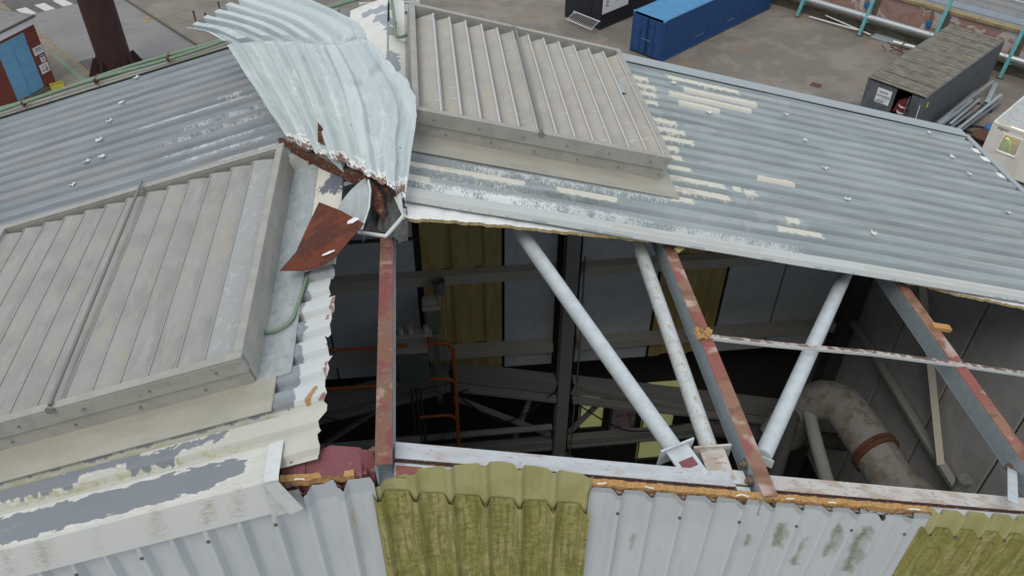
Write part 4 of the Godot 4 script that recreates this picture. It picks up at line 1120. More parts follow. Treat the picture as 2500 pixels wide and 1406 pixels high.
# ---------- louvre vents ----------
func louvre(side: float, s0: float, s1: float, z0: float, z1: float, n: int, open: float, m: Material, called: String, label: String) -> void:
	var H := 0.19
	var v := thing(called, label, "roof vent", rp(side, (s0 + s1) / 2, (z0 + z1) / 2), 0.0, "louvred roof vents")
	var org := v.position
	var B := roof_basis(side)   # z may point away from the viewer on the left; boxes are symmetric
	var L := func(s: float, z: float, h: float) -> Vector3: return rp(side, s, z, h) - org
	# base flashing: broad skirts on the roof
	var f := 0.17
	for e in [[z1 + f * 0.6, 0.016, f * 0.6], [z0 - 0.1, 0.014, 0.1]]:
		var sk := MB.new()
		sk.box(L.call((s0 + s1) / 2, e[0], e[1]), Vector3((s1 - s0) / 2 + 0.1, 0.006, e[2]), B, 0.003)
		obj("base_flashing", sk, M.flash, v)
	for e in [[s0 - 0.085, 0.085], [s1 + 0.05, 0.05]]:
		var sb := MB.new()
		sb.box(L.call(e[0], (z0 + z1) / 2, 0.015), Vector3(e[1], 0.006, (z1 - z0) / 2), B, 0.003)
		obj("base_flashing", sb, M.galv if e[0] < s0 else M.flash, v)
	# upstand with a drip fold half-way, each side its own piece
	for e in [[(s0 + s1) / 2, z1, (s1 - s0) / 2, 0.0], [(s0 + s1) / 2, z0, (s1 - s0) / 2, 0.0], [s0, (z0 + z1) / 2, 0.0, (z1 - z0) / 2 - 0.012], [s1, (z0 + z1) / 2, 0.0, (z1 - z0) / 2 - 0.012]]:
		var ub := MB.new()
		var along_s: bool = e[2] > 0.0
		var lower := Vector3(e[2], 0.05, 0.010) if along_s else Vector3(0.010, 0.05, e[3])
		var upper := Vector3(e[2] + 0.012, 0.042, 0.022) if along_s else Vector3(0.022, 0.042, e[3])
		var rim := Vector3(e[2] + 0.022, 0.008, 0.022) if along_s else Vector3(0.022, 0.008, e[3])
		ub.box(L.call(e[0], e[1], 0.068), lower, B, 0.002)
		ub.box(L.call(e[0], e[1], 0.146), upper, B, 0.004)
		var o := obj("upstand", ub, M.frame, v)
		var rb := MB.new()
		rb.box(L.call(e[0], e[1], 0.194), rim, B, 0.003)
		obj("rim", rb, M.frame, o)
		if along_s:
			for k in 6:
				var s := lerpf(s0 + 0.12, s1 - 0.12, k / 5.0)
				var dz := 0.024 if e[1] == z1 else -0.024
				obj("rivet", tube1([L.call(s, e[1] + dz, 0.15), L.call(s, e[1] + dz * 1.25, 0.15)], 0.006, 8), M.rod, o)
				obj("rivet", tube1([L.call(s + 0.1, e[1] + dz * 0.5, 0.06), L.call(s + 0.1, e[1] + dz * 0.75, 0.06)], 0.006, 8), M.rod, o)
	# dark well under the blades
	var well := MB.new()
	well.box(L.call((s0 + s1) / 2, (z0 + z1) / 2, 0.07), Vector3((s1 - s0) / 2 - 0.012, 0.004, (z1 - z0) / 2 - 0.012), B, 0.001)
	obj("tray", well, M.frame, v)
	# blades: long strips along the ridge direction, one edge over the next
	var pitch := (s1 - s0 - 0.06) / n
	for i in n:
		var a := s0 + 0.03 + i * pitch
		var bm := MB.new()
		var lowe := 0.150 if side < 0 else 0.108
		var over := 0.012
		var P := []
		# cross-section: flat blade rising to its free edge, which is folded down
		var prof := [[a - 0.006, lowe], [a + pitch * 0.5, lowe + open * 0.5 + 0.004], [a + pitch + over * 0.6, lowe + open], [a + pitch + over, lowe + open - 0.002], [a + pitch + over, lowe + open - 0.02]]
		for q in prof:
			P.append([L.call(q[0], z1 - 0.02, q[1]), L.call(q[0], z0 + (0.06 if side < 0 else 0.085), q[1])])
		if side < 0:
			P = flip(P)
		bm.grid(P)
		var mm: Material = m
		if side < 0 and i == 0:
			mm = M.chalk_blade
		var bo := obj("blade", bm, mm, v)
		if side < 0:
			var wb := MB.new()
			wb.box(L.call(a + pitch + over * 0.3, (z0 + z1) / 2 + 0.02, lowe + open + 0.002), Vector3(0.003, 0.0012, (z1 - z0) / 2 - 0.05), B, 0.0003)
			obj("blade_edge", wb, M.chalk_blade, bo)
		if side > 0:
			# bright worn double edge
			var eb := MB.new()
			eb.box(L.call(a + pitch + over * 0.3, (z0 + z1) / 2 + 0.032, lowe + open + 0.004), Vector3(0.007, 0.0018, (z1 - z0) / 2 - 0.055), B, 0.0005)
			obj("blade_edge", eb, M.blade_edge, bo)
			var e2 := MB.new()
			e2.box(L.call(a + pitch + over + 0.014, (z0 + z1) / 2 + 0.032, lowe + open * 0.55), Vector3(0.005, 0.0018, (z1 - z0) / 2 - 0.06), B, 0.0005)
			obj("seal_strip", e2, M.blade_edge, bo)
	# operating rod across the blades
	var rs := 0.955 if side > 0 else 1.49
	var rod := MB.new()
	rod.tube([L.call(rs, z1 + 0.01, 0.212), L.call(rs, z0 - 0.01, 0.225)], 0.009, 10)
	rod.tube([L.call(rs, z1 + 0.025, 0.2), L.call(rs, z1 + 0.035, 0.2)], 0.02, 10)
	obj("tie_rod", rod, M.rod, v)
	if side > 0:
		obj("label_plate", box1(L.call(1.74, -3.48, lowe_at(open)), Vector3(0.07, 0.002, 0.13), B, 0.0005), M.gutter, v)

func lowe_at(open: float) -> float:
	return 0.108 + open * 0.62 + 0.008

# ---------- the peeled sheet ----------
const PEEL := [
	[Vector3(-0.576, 19.613, -2.555), Vector3(-0.384, 19.695, -2.253), Vector3(-0.209, 19.753, -2.021), Vector3(-0.040, 19.768, -1.797), Vector3(0.100, 19.682, -1.701)],
	[Vector3(-0.730, 19.701, -2.840), Vector3(-0.495, 19.808, -2.527), Vector3(-0.289, 19.877, -2.285), Vector3(-0.082, 19.906, -2.049), Vector3(0.137, 19.792, -1.986)],
	[Vector3(-0.892, 19.782, -3.151), Vector3(-0.617, 19.913, -2.827), Vector3(-0.377, 19.995, -2.572), Vector3(-0.137, 20.037, -2.344), Vector3(0.166, 19.889, -2.522)],
	[Vector3(-1.069, 19.860, -3.503), Vector3(-0.757, 20.014, -3.171), Vector3(-0.496, 20.105, -2.911), Vector3(-0.271, 20.146, -2.751), Vector3(-0.088, 20.125, -2.924)],
	[Vector3(-1.235, 19.815, -3.744), Vector3(-0.976, 19.945, -3.515), Vector3(-0.730, 20.042, -3.326), Vector3(-0.497, 20.094, -3.213), Vector3(-0.263, 20.078, -3.311)],
	[Vector3(-1.485, 19.707, -4.103), Vector3(-1.326, 19.810, -4.017), Vector3(-1.171, 19.892, -3.992), Vector3(-1.028, 19.931, -4.083), Vector3(-0.904, 19.904, -4.386)]]

func patch(C: Array, u: float, v: float) -> Vector3:
	var a := C.size()
	var b: int = C[0].size()
	var i := clampi(int(u), 0, a - 2)
	var j := clampi(int(v), 0, b - 2)
	var col := []
	for k in range(-1, 3):
		var r: Array = C[clampi(i + k, 0, a - 1)]
		col.append((r[j] as Vector3).cubic_interpolate(r[j + 1], r[maxi(j - 1, 0)], r[mini(j + 2, b - 1)], v - j))
	return (col[1] as Vector3).cubic_interpolate(col[2], col[0], col[3], u - i)

func peel_at(u: float, v: float) -> Vector3:   # two sections that meet in a sharp fold
	return patch(PEEL.slice(0, 4), minf(u, 2.9999), v) if u < 3.0 else patch(PEEL.slice(3, 6), u - 3.0, v)

func corr(x: float) -> float:   # x in corrugations; trapezoid 0..1
	var p := absf(fposmod(x, 1.0) - 0.5)
	return clampf((p - 0.13) / 0.15, 0.0, 1.0)

func build_peel() -> void:
	var o := thing("peeled_roof_sheet", "pale corrugated roof sheet peeled back and folded over across the ridge", "roof sheet", Vector3(-0.3, 19.68, -2.4))
	var nz := FastNoiseLite.new()
	nz.seed = 17
	nz.frequency = 1.4
	var na := 150
	var nb := 196
	var P := []
	var Q := []
	var U := []
	for i in na + 1:
		var u := 5.0 * i / na
		var row := []
		var ro2 := []
		var ur := []
		for j in nb + 1:
			var v := 4.0 * j / nb
			var uu := u
			var w := v / 4.0 * 7.0
			if i == 0:
				uu = 0.12 * absf(nz.get_noise_2d(v * 3.0, 0.0)) + 0.10 * (1.0 - corr(w))
			if i == na:
				uu = 5.0 - 0.05 * (1.0 - corr(w))
			var p := peel_at(uu, v)
			var du := peel_at(minf(uu + 0.05, 5.0), v) - peel_at(maxf(uu - 0.05, 0.0), v)
			var dv := peel_at(uu, minf(v + 0.05, 4.0)) - peel_at(uu, maxf(v - 0.05, 0.0))
			var n := dv.cross(du).normalized()
			if n.y < 0.0:
				n = -n
			# corrugations flatten at the fold and towards the crumpled right edge
			var amp := 0.042
			var fold := exp(-pow((u - 3.0) / 0.06, 2.0))
			amp *= 1.0 - 0.75 * fold
			var edge := smoothstep(3.45, 4.0, v) * smoothstep(1.2, 2.2, u) * (1.0 - smoothstep(3.4, 4.2, u))
			amp *= 1.0 - 0.6 * edge
			var h := corr(w + nz.get_noise_2d(u * 0.8, 4.0) * 0.05) * amp
			# creases: small dents on each crown where the sheet buckled
			h -= 0.022 * exp(-pow((u - 2.93) / 0.05, 2.0)) * corr(w)
			h += nz.get_noise_2d(u * 0.9, v * 0.9) * 0.007
			h += edge * (0.022 * sin(v * 11.0 + u * 4.0) + 0.03 * nz.get_noise_2d(u * 3.5, v * 3.0 + 9.0))
			# a long diagonal crease and a dent
			h -= 0.016 * exp(-pow((u - 1.9 - (v - 2.6) * 0.5) / 0.06, 2.0)) * smoothstep(2.4, 3.0, v)
			h -= 0.02 * exp(-(pow((u - 1.2) / 0.12, 2.0) + pow((v - 3.3) / 0.25, 2.0)))
			row.append(p + n * h - o.position)
			ro2.append(p + n * (h - 0.004) - o.position)
			ur.append(Vector2(v / 4.0, u / 5.0))
		P.append(row)
		Q.append(ro2)
		U.append(ur)
	var mb := MB.new()
	if (P[1][0] - P[0][0]).cross(P[0][1] - P[0][0]).y < 0.0:
		mb.grid(P_T(P), P_T(U))
		var k := mb.v.size()
		mb.grid(P_T(flip(Q)), P_T(flip(U)))
	else:
		mb.grid(P, U)
		mb.grid(flip(Q), flip(U))
	# rim
	for j in nb:
		for e in [0, na]:
			mb.quad(P[e][j], P[e][j + 1], Q[e][j + 1], Q[e][j], U[e][j], U[e][j + 1], U[e][j + 1], U[e][j])
	for i in na:
		for e in [0, nb]:
			mb.quad(P[i][e], P[i + 1][e], Q[i + 1][e], Q[i][e], U[i][e], U[i + 1][e], U[i + 1][e], U[i][e])
	obj("sheet", mb, M.peel, o)
	# torn tags of steel and backing along its lower end
	var tags := [[Vector3(-0.40, 19.75, -2.26), Vector3(-0.385, 19.88, -2.30), Vector3(-0.30, 19.80, -2.20), M.rust_dark], [Vector3(-0.36, 19.72, -2.2), Vector3(-0.24, 19.70, -2.02), Vector3(-0.27, 19.80, -2.14), M.galv], [Vector3(-0.19, 19.76, -2.03), Vector3(-0.11, 19.72, -1.93), Vector3(-0.17, 19.82, -2.04), M.rust_dark], [Vector3(-0.05, 19.76, -1.86), Vector3(0.03, 19.72, -1.72), Vector3(0.0, 19.80, -1.84), M.rust_plate], [Vector3(0.05, 19.7, -1.74), Vector3(0.10, 19.64, -1.60), Vector3(0.09, 19.73, -1.74), M.white_paint]]
	for t in tags:
		var tb := MB.new()
		var n: Vector3 = (t[1] - t[0]).cross(t[2] - t[0]).normalized() * 0.003
		tb.tri(t[0] - o.position, t[1] - o.position, t[2] - o.position)
		tb.tri(t[0] + n - o.position, t[1] + n - o.position, t[2] + n - o.position)
		obj("torn_tag", tb, t[3], o)
	# rusty roll of backing under the torn end
	var path := smooth_path([Vector3(-0.66, 19.57, -2.58), Vector3(-0.52, 19.60, -2.39), Vector3(-0.365, 19.635, -2.19), Vector3(-0.23, 19.665, -2.03), Vector3(-0.11, 19.69, -1.90), Vector3(-0.05, 19.685, -1.77), Vector3(-0.06, 19.63, -1.66)], 8)
	var R := []
	for i in path.size():
		var p: Vector3 = path[i]
		var q := float(i) / path.size()
		var ring := []
		for a in 9:
			var th := lerpf(-0.3, 3.3, a / 8.0)
			var r := 0.055 * (1.0 + 0.35 * nz.get_noise_2d(i * 0.8, a * 0.9))
			ring.append(p + Vector3(cos(th) * r * 0.8, sin(th) * r, cos(th) * r) - o.position)
		R.append(ring)
	var rb := MB.new()
	rb.grid(R)
	obj("rolled_edge", rb, M.rust_dark, o, "rusty rolled strip under the torn end")

func P_T(P: Array) -> Array:
	var out := []
	for j in P[0].size():
		var r := []
		for i in P.size():
			r.append(P[i][j])
		out.append(r)
	return out

func sheet_from(ring: Array, m: Material, called: String, parent: Node3D, t := 0.004) -> void:
	# flat-ish polygon fan with thickness
	var mb := MB.new()
	var c := Vector3.ZERO
	for p in ring:
		c += p
	c /= ring.size()
	var n := Vector3.ZERO
	for i in ring.size():
		n += (ring[i] - c).cross(ring[(i + 1) % ring.size()] - c)
	n = n.normalized()
	if n.y < 0:
		n = -n
	for i in ring.size():
		var a: Vector3 = ring[i]
		var b: Vector3 = ring[(i + 1) % ring.size()]
		mb.tri(c, a, b, n)
		mb.tri(c - n * t, a - n * t, b - n * t, -n)
		mb.quad_out(a, b, b - n * t, a - n * t, (a + b) / 2 - c)
	obj(called, mb, m, parent)

func build_fragments() -> void:
	# rust-red plate fallen beside the hole
	var o := thing("rusty_metal_plate", "bent rust-red metal plate lying at the tear beside the left vent", "metal plate", Vector3(-0.3, 19.7, -1.35))
	var ring := []
	for p in [Vector3(-0.350, 19.754, -1.656), Vector3(-0.22, 19.80, -1.50), Vector3(-0.092, 19.824, -1.339), Vector3(-0.17, 19.785, -1.25), Vector3(-0.243, 19.743, -1.172), Vector3(-0.32, 19.70, -1.165), Vector3(-0.403, 19.680, -1.168), Vector3(-0.525, 19.667, -1.196), Vector3(-0.449, 19.698, -1.300), Vector3(-0.41, 19.72, -1.45)]:
		ring.append(p - o.position)
	sheet_from(ring, M.rust_plate, "plate", o)
	for q in [[Vector3(-0.150, 19.8125, -1.385), 0.030, 0.022], [Vector3(-0.272, 19.747, -1.212), 0.034, 0.010]]:
		var rr := []
		rng.seed = 40
		for k in 12:
			var an := TAU * k / 12
			var dd := rng.randf_range(0.75, 1.15)
			rr.append(q[0] + Vector3(cos(an) * q[1] * dd, cos(an) * q[1] * dd * 0.42 - sin(an) * q[2] * dd * 0.05 + 0.002, sin(an) * q[2] * dd) - o.position)
		sheet_from(rr, M.board, "paint_remnant", o, 0.0015)
	# twisted piece of grey ridge cap
	var g := thing("torn_ridge_piece", "twisted triangular grey flashing scrap behind the rusty plate", "metal scrap", Vector3(-0.18, 19.68, -1.65))
	var P := []
	for i in 9:
		var q := i / 8.0
		var a := Vector3(-0.30, 19.66, -1.62).lerp(Vector3(-0.10, 19.80, -1.80), q) + Vector3(0.0, 0.03 * sin(q * PI), 0.0)
		var c := Vector3(-0.12, 19.71, -1.44).lerp(Vector3(-0.085, 19.79, -1.79), q) + Vector3(0.03 * sin(q * PI), 0.02 * sin(q * PI), 0.0)
		var row := []
		for j in 7:
			var p := a.lerp(c, j / 6.0) - g.position
			p.y -= 0.02 * sin(j / 6.0 * PI)
			row.append(p)
		P.append(row)
	var gm := MB.new()
	gm.grid(flip(P))
	obj("sheet", gm, M.galv, g)
	obj("folded_edge", tube1([P[0][6], P[3][6], P[6][6], P[8][6]], 0.006, 6), M.white_paint, g)
	# white bent flat bar
	tag(obj("bent_bar", tube1(smooth_path([Vector3(-0.135, 19.69, -1.45), Vector3(-0.12, 19.683, -1.45), Vector3(-0.01, 19.705, -1.385), Vector3(0.01, 19.706, -1.385), Vector3(0.08, 19.695, -1.53), Vector3(0.095, 19.69, -1.57)], 4), 0.011, 8), M.white_paint), "bent white strip hooked over the ridge purlin at the tear", "metal strip")
	# bitumen felt crumpled under the tear
	var f := thing("roofing_felt", "crumpled dark grey roofing felt hanging at the top of ridge purlin", "roofing felt", Vector3(0.0, 19.6, -1.8))
	var nz := FastNoiseLite.new()
	nz.seed = 3
	nz.frequency = 6.0
	var F := []
	for i in 17:
		var row := []
		for j in 15:
			var u := i / 16.0
			var v := j / 14.0
			var p := Vector3(lerpf(-0.13, 0.115, u), 19.66 - absf(u - 0.55) * 0.06 - v * 0.04, lerpf(-2.05, -1.50 - 0.05 * sin(u * 5.0), v))
			p.y += nz.get_noise_2d(u * 1.3, v * 1.3) * 0.05
			row.append(p - f.position)
		F.append(row)
	var fm := MB.new()
	fm.grid(flip(F))
	obj("felt", fm, M.felt, f)
	# green hose end at the left vent and the cables on the far verge
	tag(obj("green_hose", tube1(smooth_path([Vector3(-0.60, 19.56, -0.87), Vector3(-0.55, 19.575, -0.845), Vector3(-0.49, 19.60, -0.845), Vector3(-0.445, 19.605, -0.90), Vector3(-0.43, 19.60, -1.0), Vector3(-0.40, 19.61, -1.2)], 6), 0.009, 10), M.green_cable), "short green cable curling out of the left vent's upstand", "cable")
	for i in 2:
		var zz := -4.70 - i * 0.045
		var pts := []
		for k in 15:
			var s := lerpf(0.12, 5.6, k / 14.0)
			pts.append(rp(-1, s, zz + 0.012 * sin(k * 1.7 + i), 0.055 + 0.008 * sin(k * 1.1 + i * 2.0)))
		tag(obj("verge_cable", tube1(smooth_path(pts, 4), 0.016, 8), M.green_cable), ["green armoured cable along the far left verge, nearer the roof", "green armoured cable along the far left verge, outer one"][i], "cable", "cables on the far verge")
	var cl := ["rusty clip on the green cables, half under the peeled sheet's far end", "rusty clip on the green cables, right of the chimney stack", "rusty clip on the green cables, just left of the chimney stack", "rusty clip on the green cables, below the brick building's crate", "rusty clip on the green cables, leftmost at the picture edge"]
	for i in 5:
		var s: float = [0.75, 1.95, 2.62, 3.3, 4.0][i]
		tag(obj("cable_clip", box1(rp(-1, s, -4.725, 0.05), Vector3(0.022, 0.05, 0.11), roof_basis(-1), 0.006), M.rusty_iron), cl[i], "cable clip", "cable clips")
	tag(obj("ridge_cable", tube1(smooth_path([Vector3(0.02, 19.80, -4.75), Vector3(0.03, 19.79, -4.4), Vector3(0.05, 19.77, -4.05), Vector3(0.055, 19.75, -3.85), Vector3(0.07, 19.745, -3.78), Vector3(0.11, 19.745, -3.77), Vector3(0.15, 19.75, -3.80)], 6), 0.013, 8), M.green_cable), "thin green cable over the ridge into the right vent", "cable")

# ---------- things inside ----------
func build_inside_things() -> void:
	# ladder rails and their hoops
	var z := -3.8
	var o := thing("ladder_guard", "orange tubular ladder rail and guard bars inside the dark building", "ladder rail", Vector3(0.0, 14.3, z))
	var Lc := func(x: float, y: float, zz := -3.8) -> Vector3: return Vector3(x, y, zz) - o.position
	obj("stile", tube1(smooth_path([Lc.call(0.10, 16.52), Lc.call(0.24, 16.54), Lc.call(0.34, 16.46), Lc.call(0.35, 16.2), Lc.call(0.35, 15.0), Lc.call(0.34, 13.0)], 6), 0.021, 12), M.orange, o)
	obj("socket", tube1([Lc.call(0.35, 15.64), Lc.call(0.35, 15.72)], 0.032, 12), M.orange, o)
	obj("socket", tube1([Lc.call(0.345, 14.86), Lc.call(0.345, 14.93)], 0.03, 12), M.orange, o)
	for y in [16.0, 15.42]:
		obj("rung", tube1(smooth_path([Lc.call(-0.05, y + 0.02), Lc.call(0.22, y + 0.02), Lc.call(0.31, y - 0.01), Lc.call(0.35, y - 0.08)], 5), 0.017, 10), M.orange, o)
	for y in [16.535, 15.985]:
		obj("guard_rail", tube1([Lc.call(-2.6, y + 0.02), Lc.call(-0.10, y)], 0.018, 10), M.orange, o)
	# wire mesh sleeve
	var w := thing("wire_mesh_guard", "slim rusty wire mesh sleeve hanging beside the orange ladder rail", "wire mesh", Vector3(0.235, 14.4, -3.95))
	for i in 9:
		var a := TAU * i / 9
		obj("wire", tube1([Vector3(cos(a) * 0.075, 0.0, sin(a) * 0.075), Vector3(cos(a) * 0.07, 2.0, sin(a) * 0.07)], 0.0022, 5), M.dark_steel, w)
	for k in 7:
		var ring := []
		for i in 13:
			ring.append(Vector3(cos(TAU * i / 12) * 0.074, 0.1 + k * 0.3, sin(TAU * i / 12) * 0.074))
		obj("hoop", tube1(ring, 0.0022, 5), M.dark_steel, w)
	# dusty floodlight on a post
	var l := thing("dusty_floodlight", "dust-covered grey floodlight housing on a post before the brown panel", "floodlight", Vector3(0.16, 15.0, -4.12))
	obj("housing", box1(Vector3(0, 1.58, 0), Vector3(0.17, 0.34, 0.16), Basis(), 0.03), M.dusty_box, l)
	obj("lid", box1(Vector3(0, 1.78, 0), Vector3(0.19, 0.05, 0.18), Basis(), 0.012), M.dust, l)
	obj("cap", box1(Vector3(-0.02, 1.83, 0), Vector3(0.14, 0.05, 0.10), Basis(), 0.012), M.dust, l)
	obj("neck", tube1([Vector3(0.0, 1.36, 0.0), Vector3(0.0, 1.42, 0.0)], [0.018, 0.04], 10), M.dark_steel, l)
	obj("post", box1(Vector3(0.02, 0.85, 0.02), Vector3(0.055, 1.05, 0.03)), M.steel_in, l)
	var v := thing("air_vent_can", "small open tin can on thin wires above the floodlight", "can", Vector3(0.25, 16.9, -4.16))
	var rim := MB.new()
	rim.tube([Vector3(0, 0, 0), Vector3(0, 0.15, 0)], 0.058, 16, false)
	obj("wall", rim, M.dusty_box, v)
	obj("base", tube1([Vector3(0, 0, 0), Vector3(0, 0.012, 0)], 0.055, 16), M.dark_steel, v)
	for a in 5:
		obj("wire", tube1([Vector3(cos(a * 1.25) * 0.055, -1.1, sin(a * 1.25) * 0.055), Vector3(cos(a * 1.25) * 0.055, 0.0, sin(a * 1.25) * 0.055)], 0.002, 5), M.dark_steel, v)
	# control box
	var c := thing("control_box", "grey-green steel control box with dusty top beside the rusty ridge purlin", "control box", Vector3(-0.065, 15.9, -3.82))
	obj("case", box1(Vector3(0, 0.28, -0.06), Vector3(0.31, 0.52, 0.2), Basis(), 0.01), M.green_box, c)
	obj("cover", box1(Vector3(0, 0.55, -0.06), Vector3(0.32, 0.015, 0.22), Basis(), 0.004), M.dust, c)
	for x in [-0.13, 0.13]:
		for y in [0.08, 0.46]:
			obj("screw", tube1([Vector3(x, y, 0.04), Vector3(x, y, 0.048)], 0.009, 8), M.steel_in, c)
	for x in [-0.06, 0.0, 0.05]:
		obj("conduit", tube1([Vector3(x, -1.9, -0.06), Vector3(x * 0.8, 0.02, -0.06)], 0.013, 8), M.dark_steel, c)
	var c2 := thing("cable_tray", "pale fittings on a short shelf behind the control box", "bracket", Vector3(-0.05, 16.5, -4.0))
	obj("shelf", box1(Vector3(0, 0, 0), Vector3(0.4, 0.02, 0.12)), M.dust, c2)
	for x in [-0.12, -0.02, 0.14]:
		obj("fitting", tube1([Vector3(x, 0.012, 0), Vector3(x, 0.09, 0)], 0.03, 10), M.dust, c2)
	# platform timbers low on the left
	var p := thing("wooden_platform", "dark timber platform edge low inside the building at left", "platform", Vector3(-0.8, 14.6, -3.3))
	for q in [[0.0, 0.75, -0.2, 0.16], [0.0, 0.3, 0.25, 0.14], [0.0, 0.5, 0.5, 0.1]]:
		obj("beam", bar1(Vector3(-1.0, q[1], q[2]), Vector3(0.75, q[1], q[2] - 0.02), 0.08, q[3]), M.steel_in, p)
	for x in [-0.15, 0.25, 0.42]:
		obj("post", box1(Vector3(x, 0.2, 0.3), Vector3(0.08, 1.3, 0.06)), M.dust if x == 0.25 else M.dark_steel, p)
	for k in 4:
		obj("plank", box1(Vector3(-0.2, 0.08, 0.55 + k * 0.16), Vector3(1.5, 0.03, 0.15)), M.dark_steel, p)
	# ducts
	var d := thing("ventilation_duct", "large dusty round duct with rust stains curving under the roof", "duct", Vector3(3.9, 16.2, -2.3))
	var path := smooth_path([Vector3(3.72, 15.6, -3.05), Vector3(3.76, 16.0, -3.0), Vector3(3.87, 16.27, -2.9), Vector3(3.99, 16.36, -2.76), Vector3(4.04, 16.36, -2.52), Vector3(4.06, 16.36, -2.29), Vector3(4.08, 16.35, -2.10), Vector3(4.13, 16.30, -1.94), Vector3(4.25, 16.22, -1.82), Vector3(4.45, 16.08, -1.72), Vector3(4.88, 15.85, -1.68)], 6)
	var lp := []
	for q in path:
		lp.append(q - d.position)
	obj("pipe", tube1(lp, 0.195, 32), M.duct, d)
	for q in [[4.07, -2.20, 0.222], [4.075, -2.155, 0.222]]:
		obj("flange", tube1([Vector3(q[0] - 0.004, 16.36, q[1] + -0.018) - d.position, Vector3(q[0] + 0.004, 16.36, q[1] + 0.018) - d.position], q[2], 32), M.rusty_iron, d)
	for i in [13, 19, 25, 41]:
		var t0: Vector3 = lp[i]
		var dir: Vector3 = (lp[i + 1] - lp[i - 1]).normalized() * 0.012
		obj("seam", tube1([t0 - dir, t0 + dir], 0.1985, 32), M.duct, d)
	tag(obj("downpipe", tube1(smooth_path([Vector3(3.5, 15.7, -3.05), Vector3(3.6, 16.1, -3.0), Vector3(3.72, 16.22, -2.93), Vector3(3.74, 16.2, -2.8), Vector3(3.67, 16.2, -2.44), Vector3(3.55, 16.2, -1.7)], 6), 0.062, 18), M.steel_in), "speckled grey pipe running beside the large duct", "pipe")
	tag(obj("inner_strut", tube1([Vector3(3.70, 16.12, -2.98), Vector3(3.1, 16.1, -2.05)], 0.065, 16), M.dark_steel), "dark tubular strut leaning left of the large duct", "strut")
	tag(obj("cross_pipe", tube1([Vector3(2.9, 15.4, -3.4), Vector3(4.6, 15.5, -2.9)], 0.09, 14), M.dark_steel), "dark pipe crossing below the large duct", "pipe")
	var vp := thing("stub_pipe", "short upright grey pipe stub at the duct's right end", "pipe", Vector3(4.5, 16.42, -1.62))
	obj("pipe", tube1([Vector3(0, -0.4, 0), Vector3(0, 0.24, 0)], 0.05, 14), M.steel_in, vp)
	obj("collar", tube1([Vector3(0, 0.2, 0), Vector3(0, 0.25, 0)], 0.06, 14), M.dusty_box, vp)
	tag(obj("gable_post", bar1(Vector3(3.075, 18.80, -0.055), Vector3(3.36, 18.585, -0.385), 0.05, 0.008), M.tube), "short pale tie bar under the outer purlin at the gable", "tie bar")
	# hanging cables, a dusty cable ladder and machinery at lower levels
	var hang := ["thin black cable sagging left across the dark interior", "thin black cable looping below the inner rafter", "thin grey cable beside the interior column", "slack black cable above the lit panes"]
	var hp := [[Vector3(-1.6, 15.6, -4.0), Vector3(-0.6, 15.25, -3.95), Vector3(0.5, 15.5, -4.1)], [Vector3(0.3, 15.45, -4.15), Vector3(0.9, 14.9, -4.1), Vector3(1.5, 15.3, -4.15)], [Vector3(1.72, 17.2, -4.2), Vector3(1.74, 15.6, -4.2), Vector3(1.72, 13.9, -4.2)], [Vector3(1.75, 15.1, -4.1), Vector3(2.4, 14.55, -4.1), Vector3(3.1, 14.6, -4.1)]]
	for i in 4:
		tag(obj("hanging_cable", tube1(smooth_path(hp[i], 8), 0.009, 6), M.hose if i != 2 else M.dusty_box), hang[i], "cable", "cables inside the building")
	var mc := thing("dusty_machine", "dust-covered machine casing in the dark below the hole", "machine", Vector3(0.95, 12.6, -3.6))
	obj("casing", box1(Vector3(0, 0.45, 0), Vector3(0.9, 0.9, 0.7), Basis(Vector3.UP, 0.2), 0.04), M.dusty_box, mc)
	obj("lid", box1(Vector3(0, 0.93, 0), Vector3(0.98, 0.05, 0.78), Basis(Vector3.UP, 0.2), 0.02), M.dust, mc)
	obj("stand", box1(Vector3(0, -0.55, 0), Vector3(0.7, 1.1, 0.5), Basis(Vector3.UP, 0.2), 0.02), M.dark_steel, mc)
	obj("pipe", tube1(smooth_path([Vector3(0.3, 0.9, 0), Vector3(0.32, 1.3, 0), Vector3(0.6, 1.5, 0.0), Vector3(1.4, 1.5, -0.1)], 5), 0.06, 12), M.steel_in, mc)
	tag(obj("walkway_grating", box1(Vector3(-1.6, 14.0, -3.9), Vector3(2.6, 0.05, 0.7)), M.steel_in), "grey walkway deck low at the left inside the building", "walkway")
	tag(obj("service_pipe", tube1([Vector3(-2.5, 14.75, -4.05), Vector3(1.45, 14.8, -4.05)], 0.04, 12), M.steel_in), "grey service pipe running level along the far wall", "pipe")
	tag(obj("kick_plate", bar1(Vector3(-2.4, 14.32, -3.52), Vector3(-0.3, 14.32, -3.52), 0.01, 0.3), M.dusty_box), "dusty kick plate along the walkway at left", "plate")
	# things on the floor below, mostly in the dark
	tag(obj("blue_drum", tube1([Vector3(0.6, 11.5, -3.9), Vector3(0.6, 12.5, -3.9)], 0.35, 20), M.sign_blue), "dark blue drum on the floor far below", "drum")
	tag(obj("loose_board", bar1(Vector3(1.75, 13.2, -4.9), Vector3(2.15, 12.85, -4.8), 0.14, 0.02), M.dust), "pale loose board leaning below the bottom chord", "board")

# ---------- yard ----------
func slab(a: Vector2, b: Vector2, c: Vector2, d: Vector2, y: float) -> MB:
	var mb := MB.new()
	mb.quad_out(Vector3(a.x, y, a.y), Vector3(b.x, y, b.y), Vector3(c.x, y, c.y), Vector3(d.x, y, d.y), Vector3.UP)
	return mb

func g2(p: Vector3) -> Vector2:
	return Vector2(p.x, p.z)

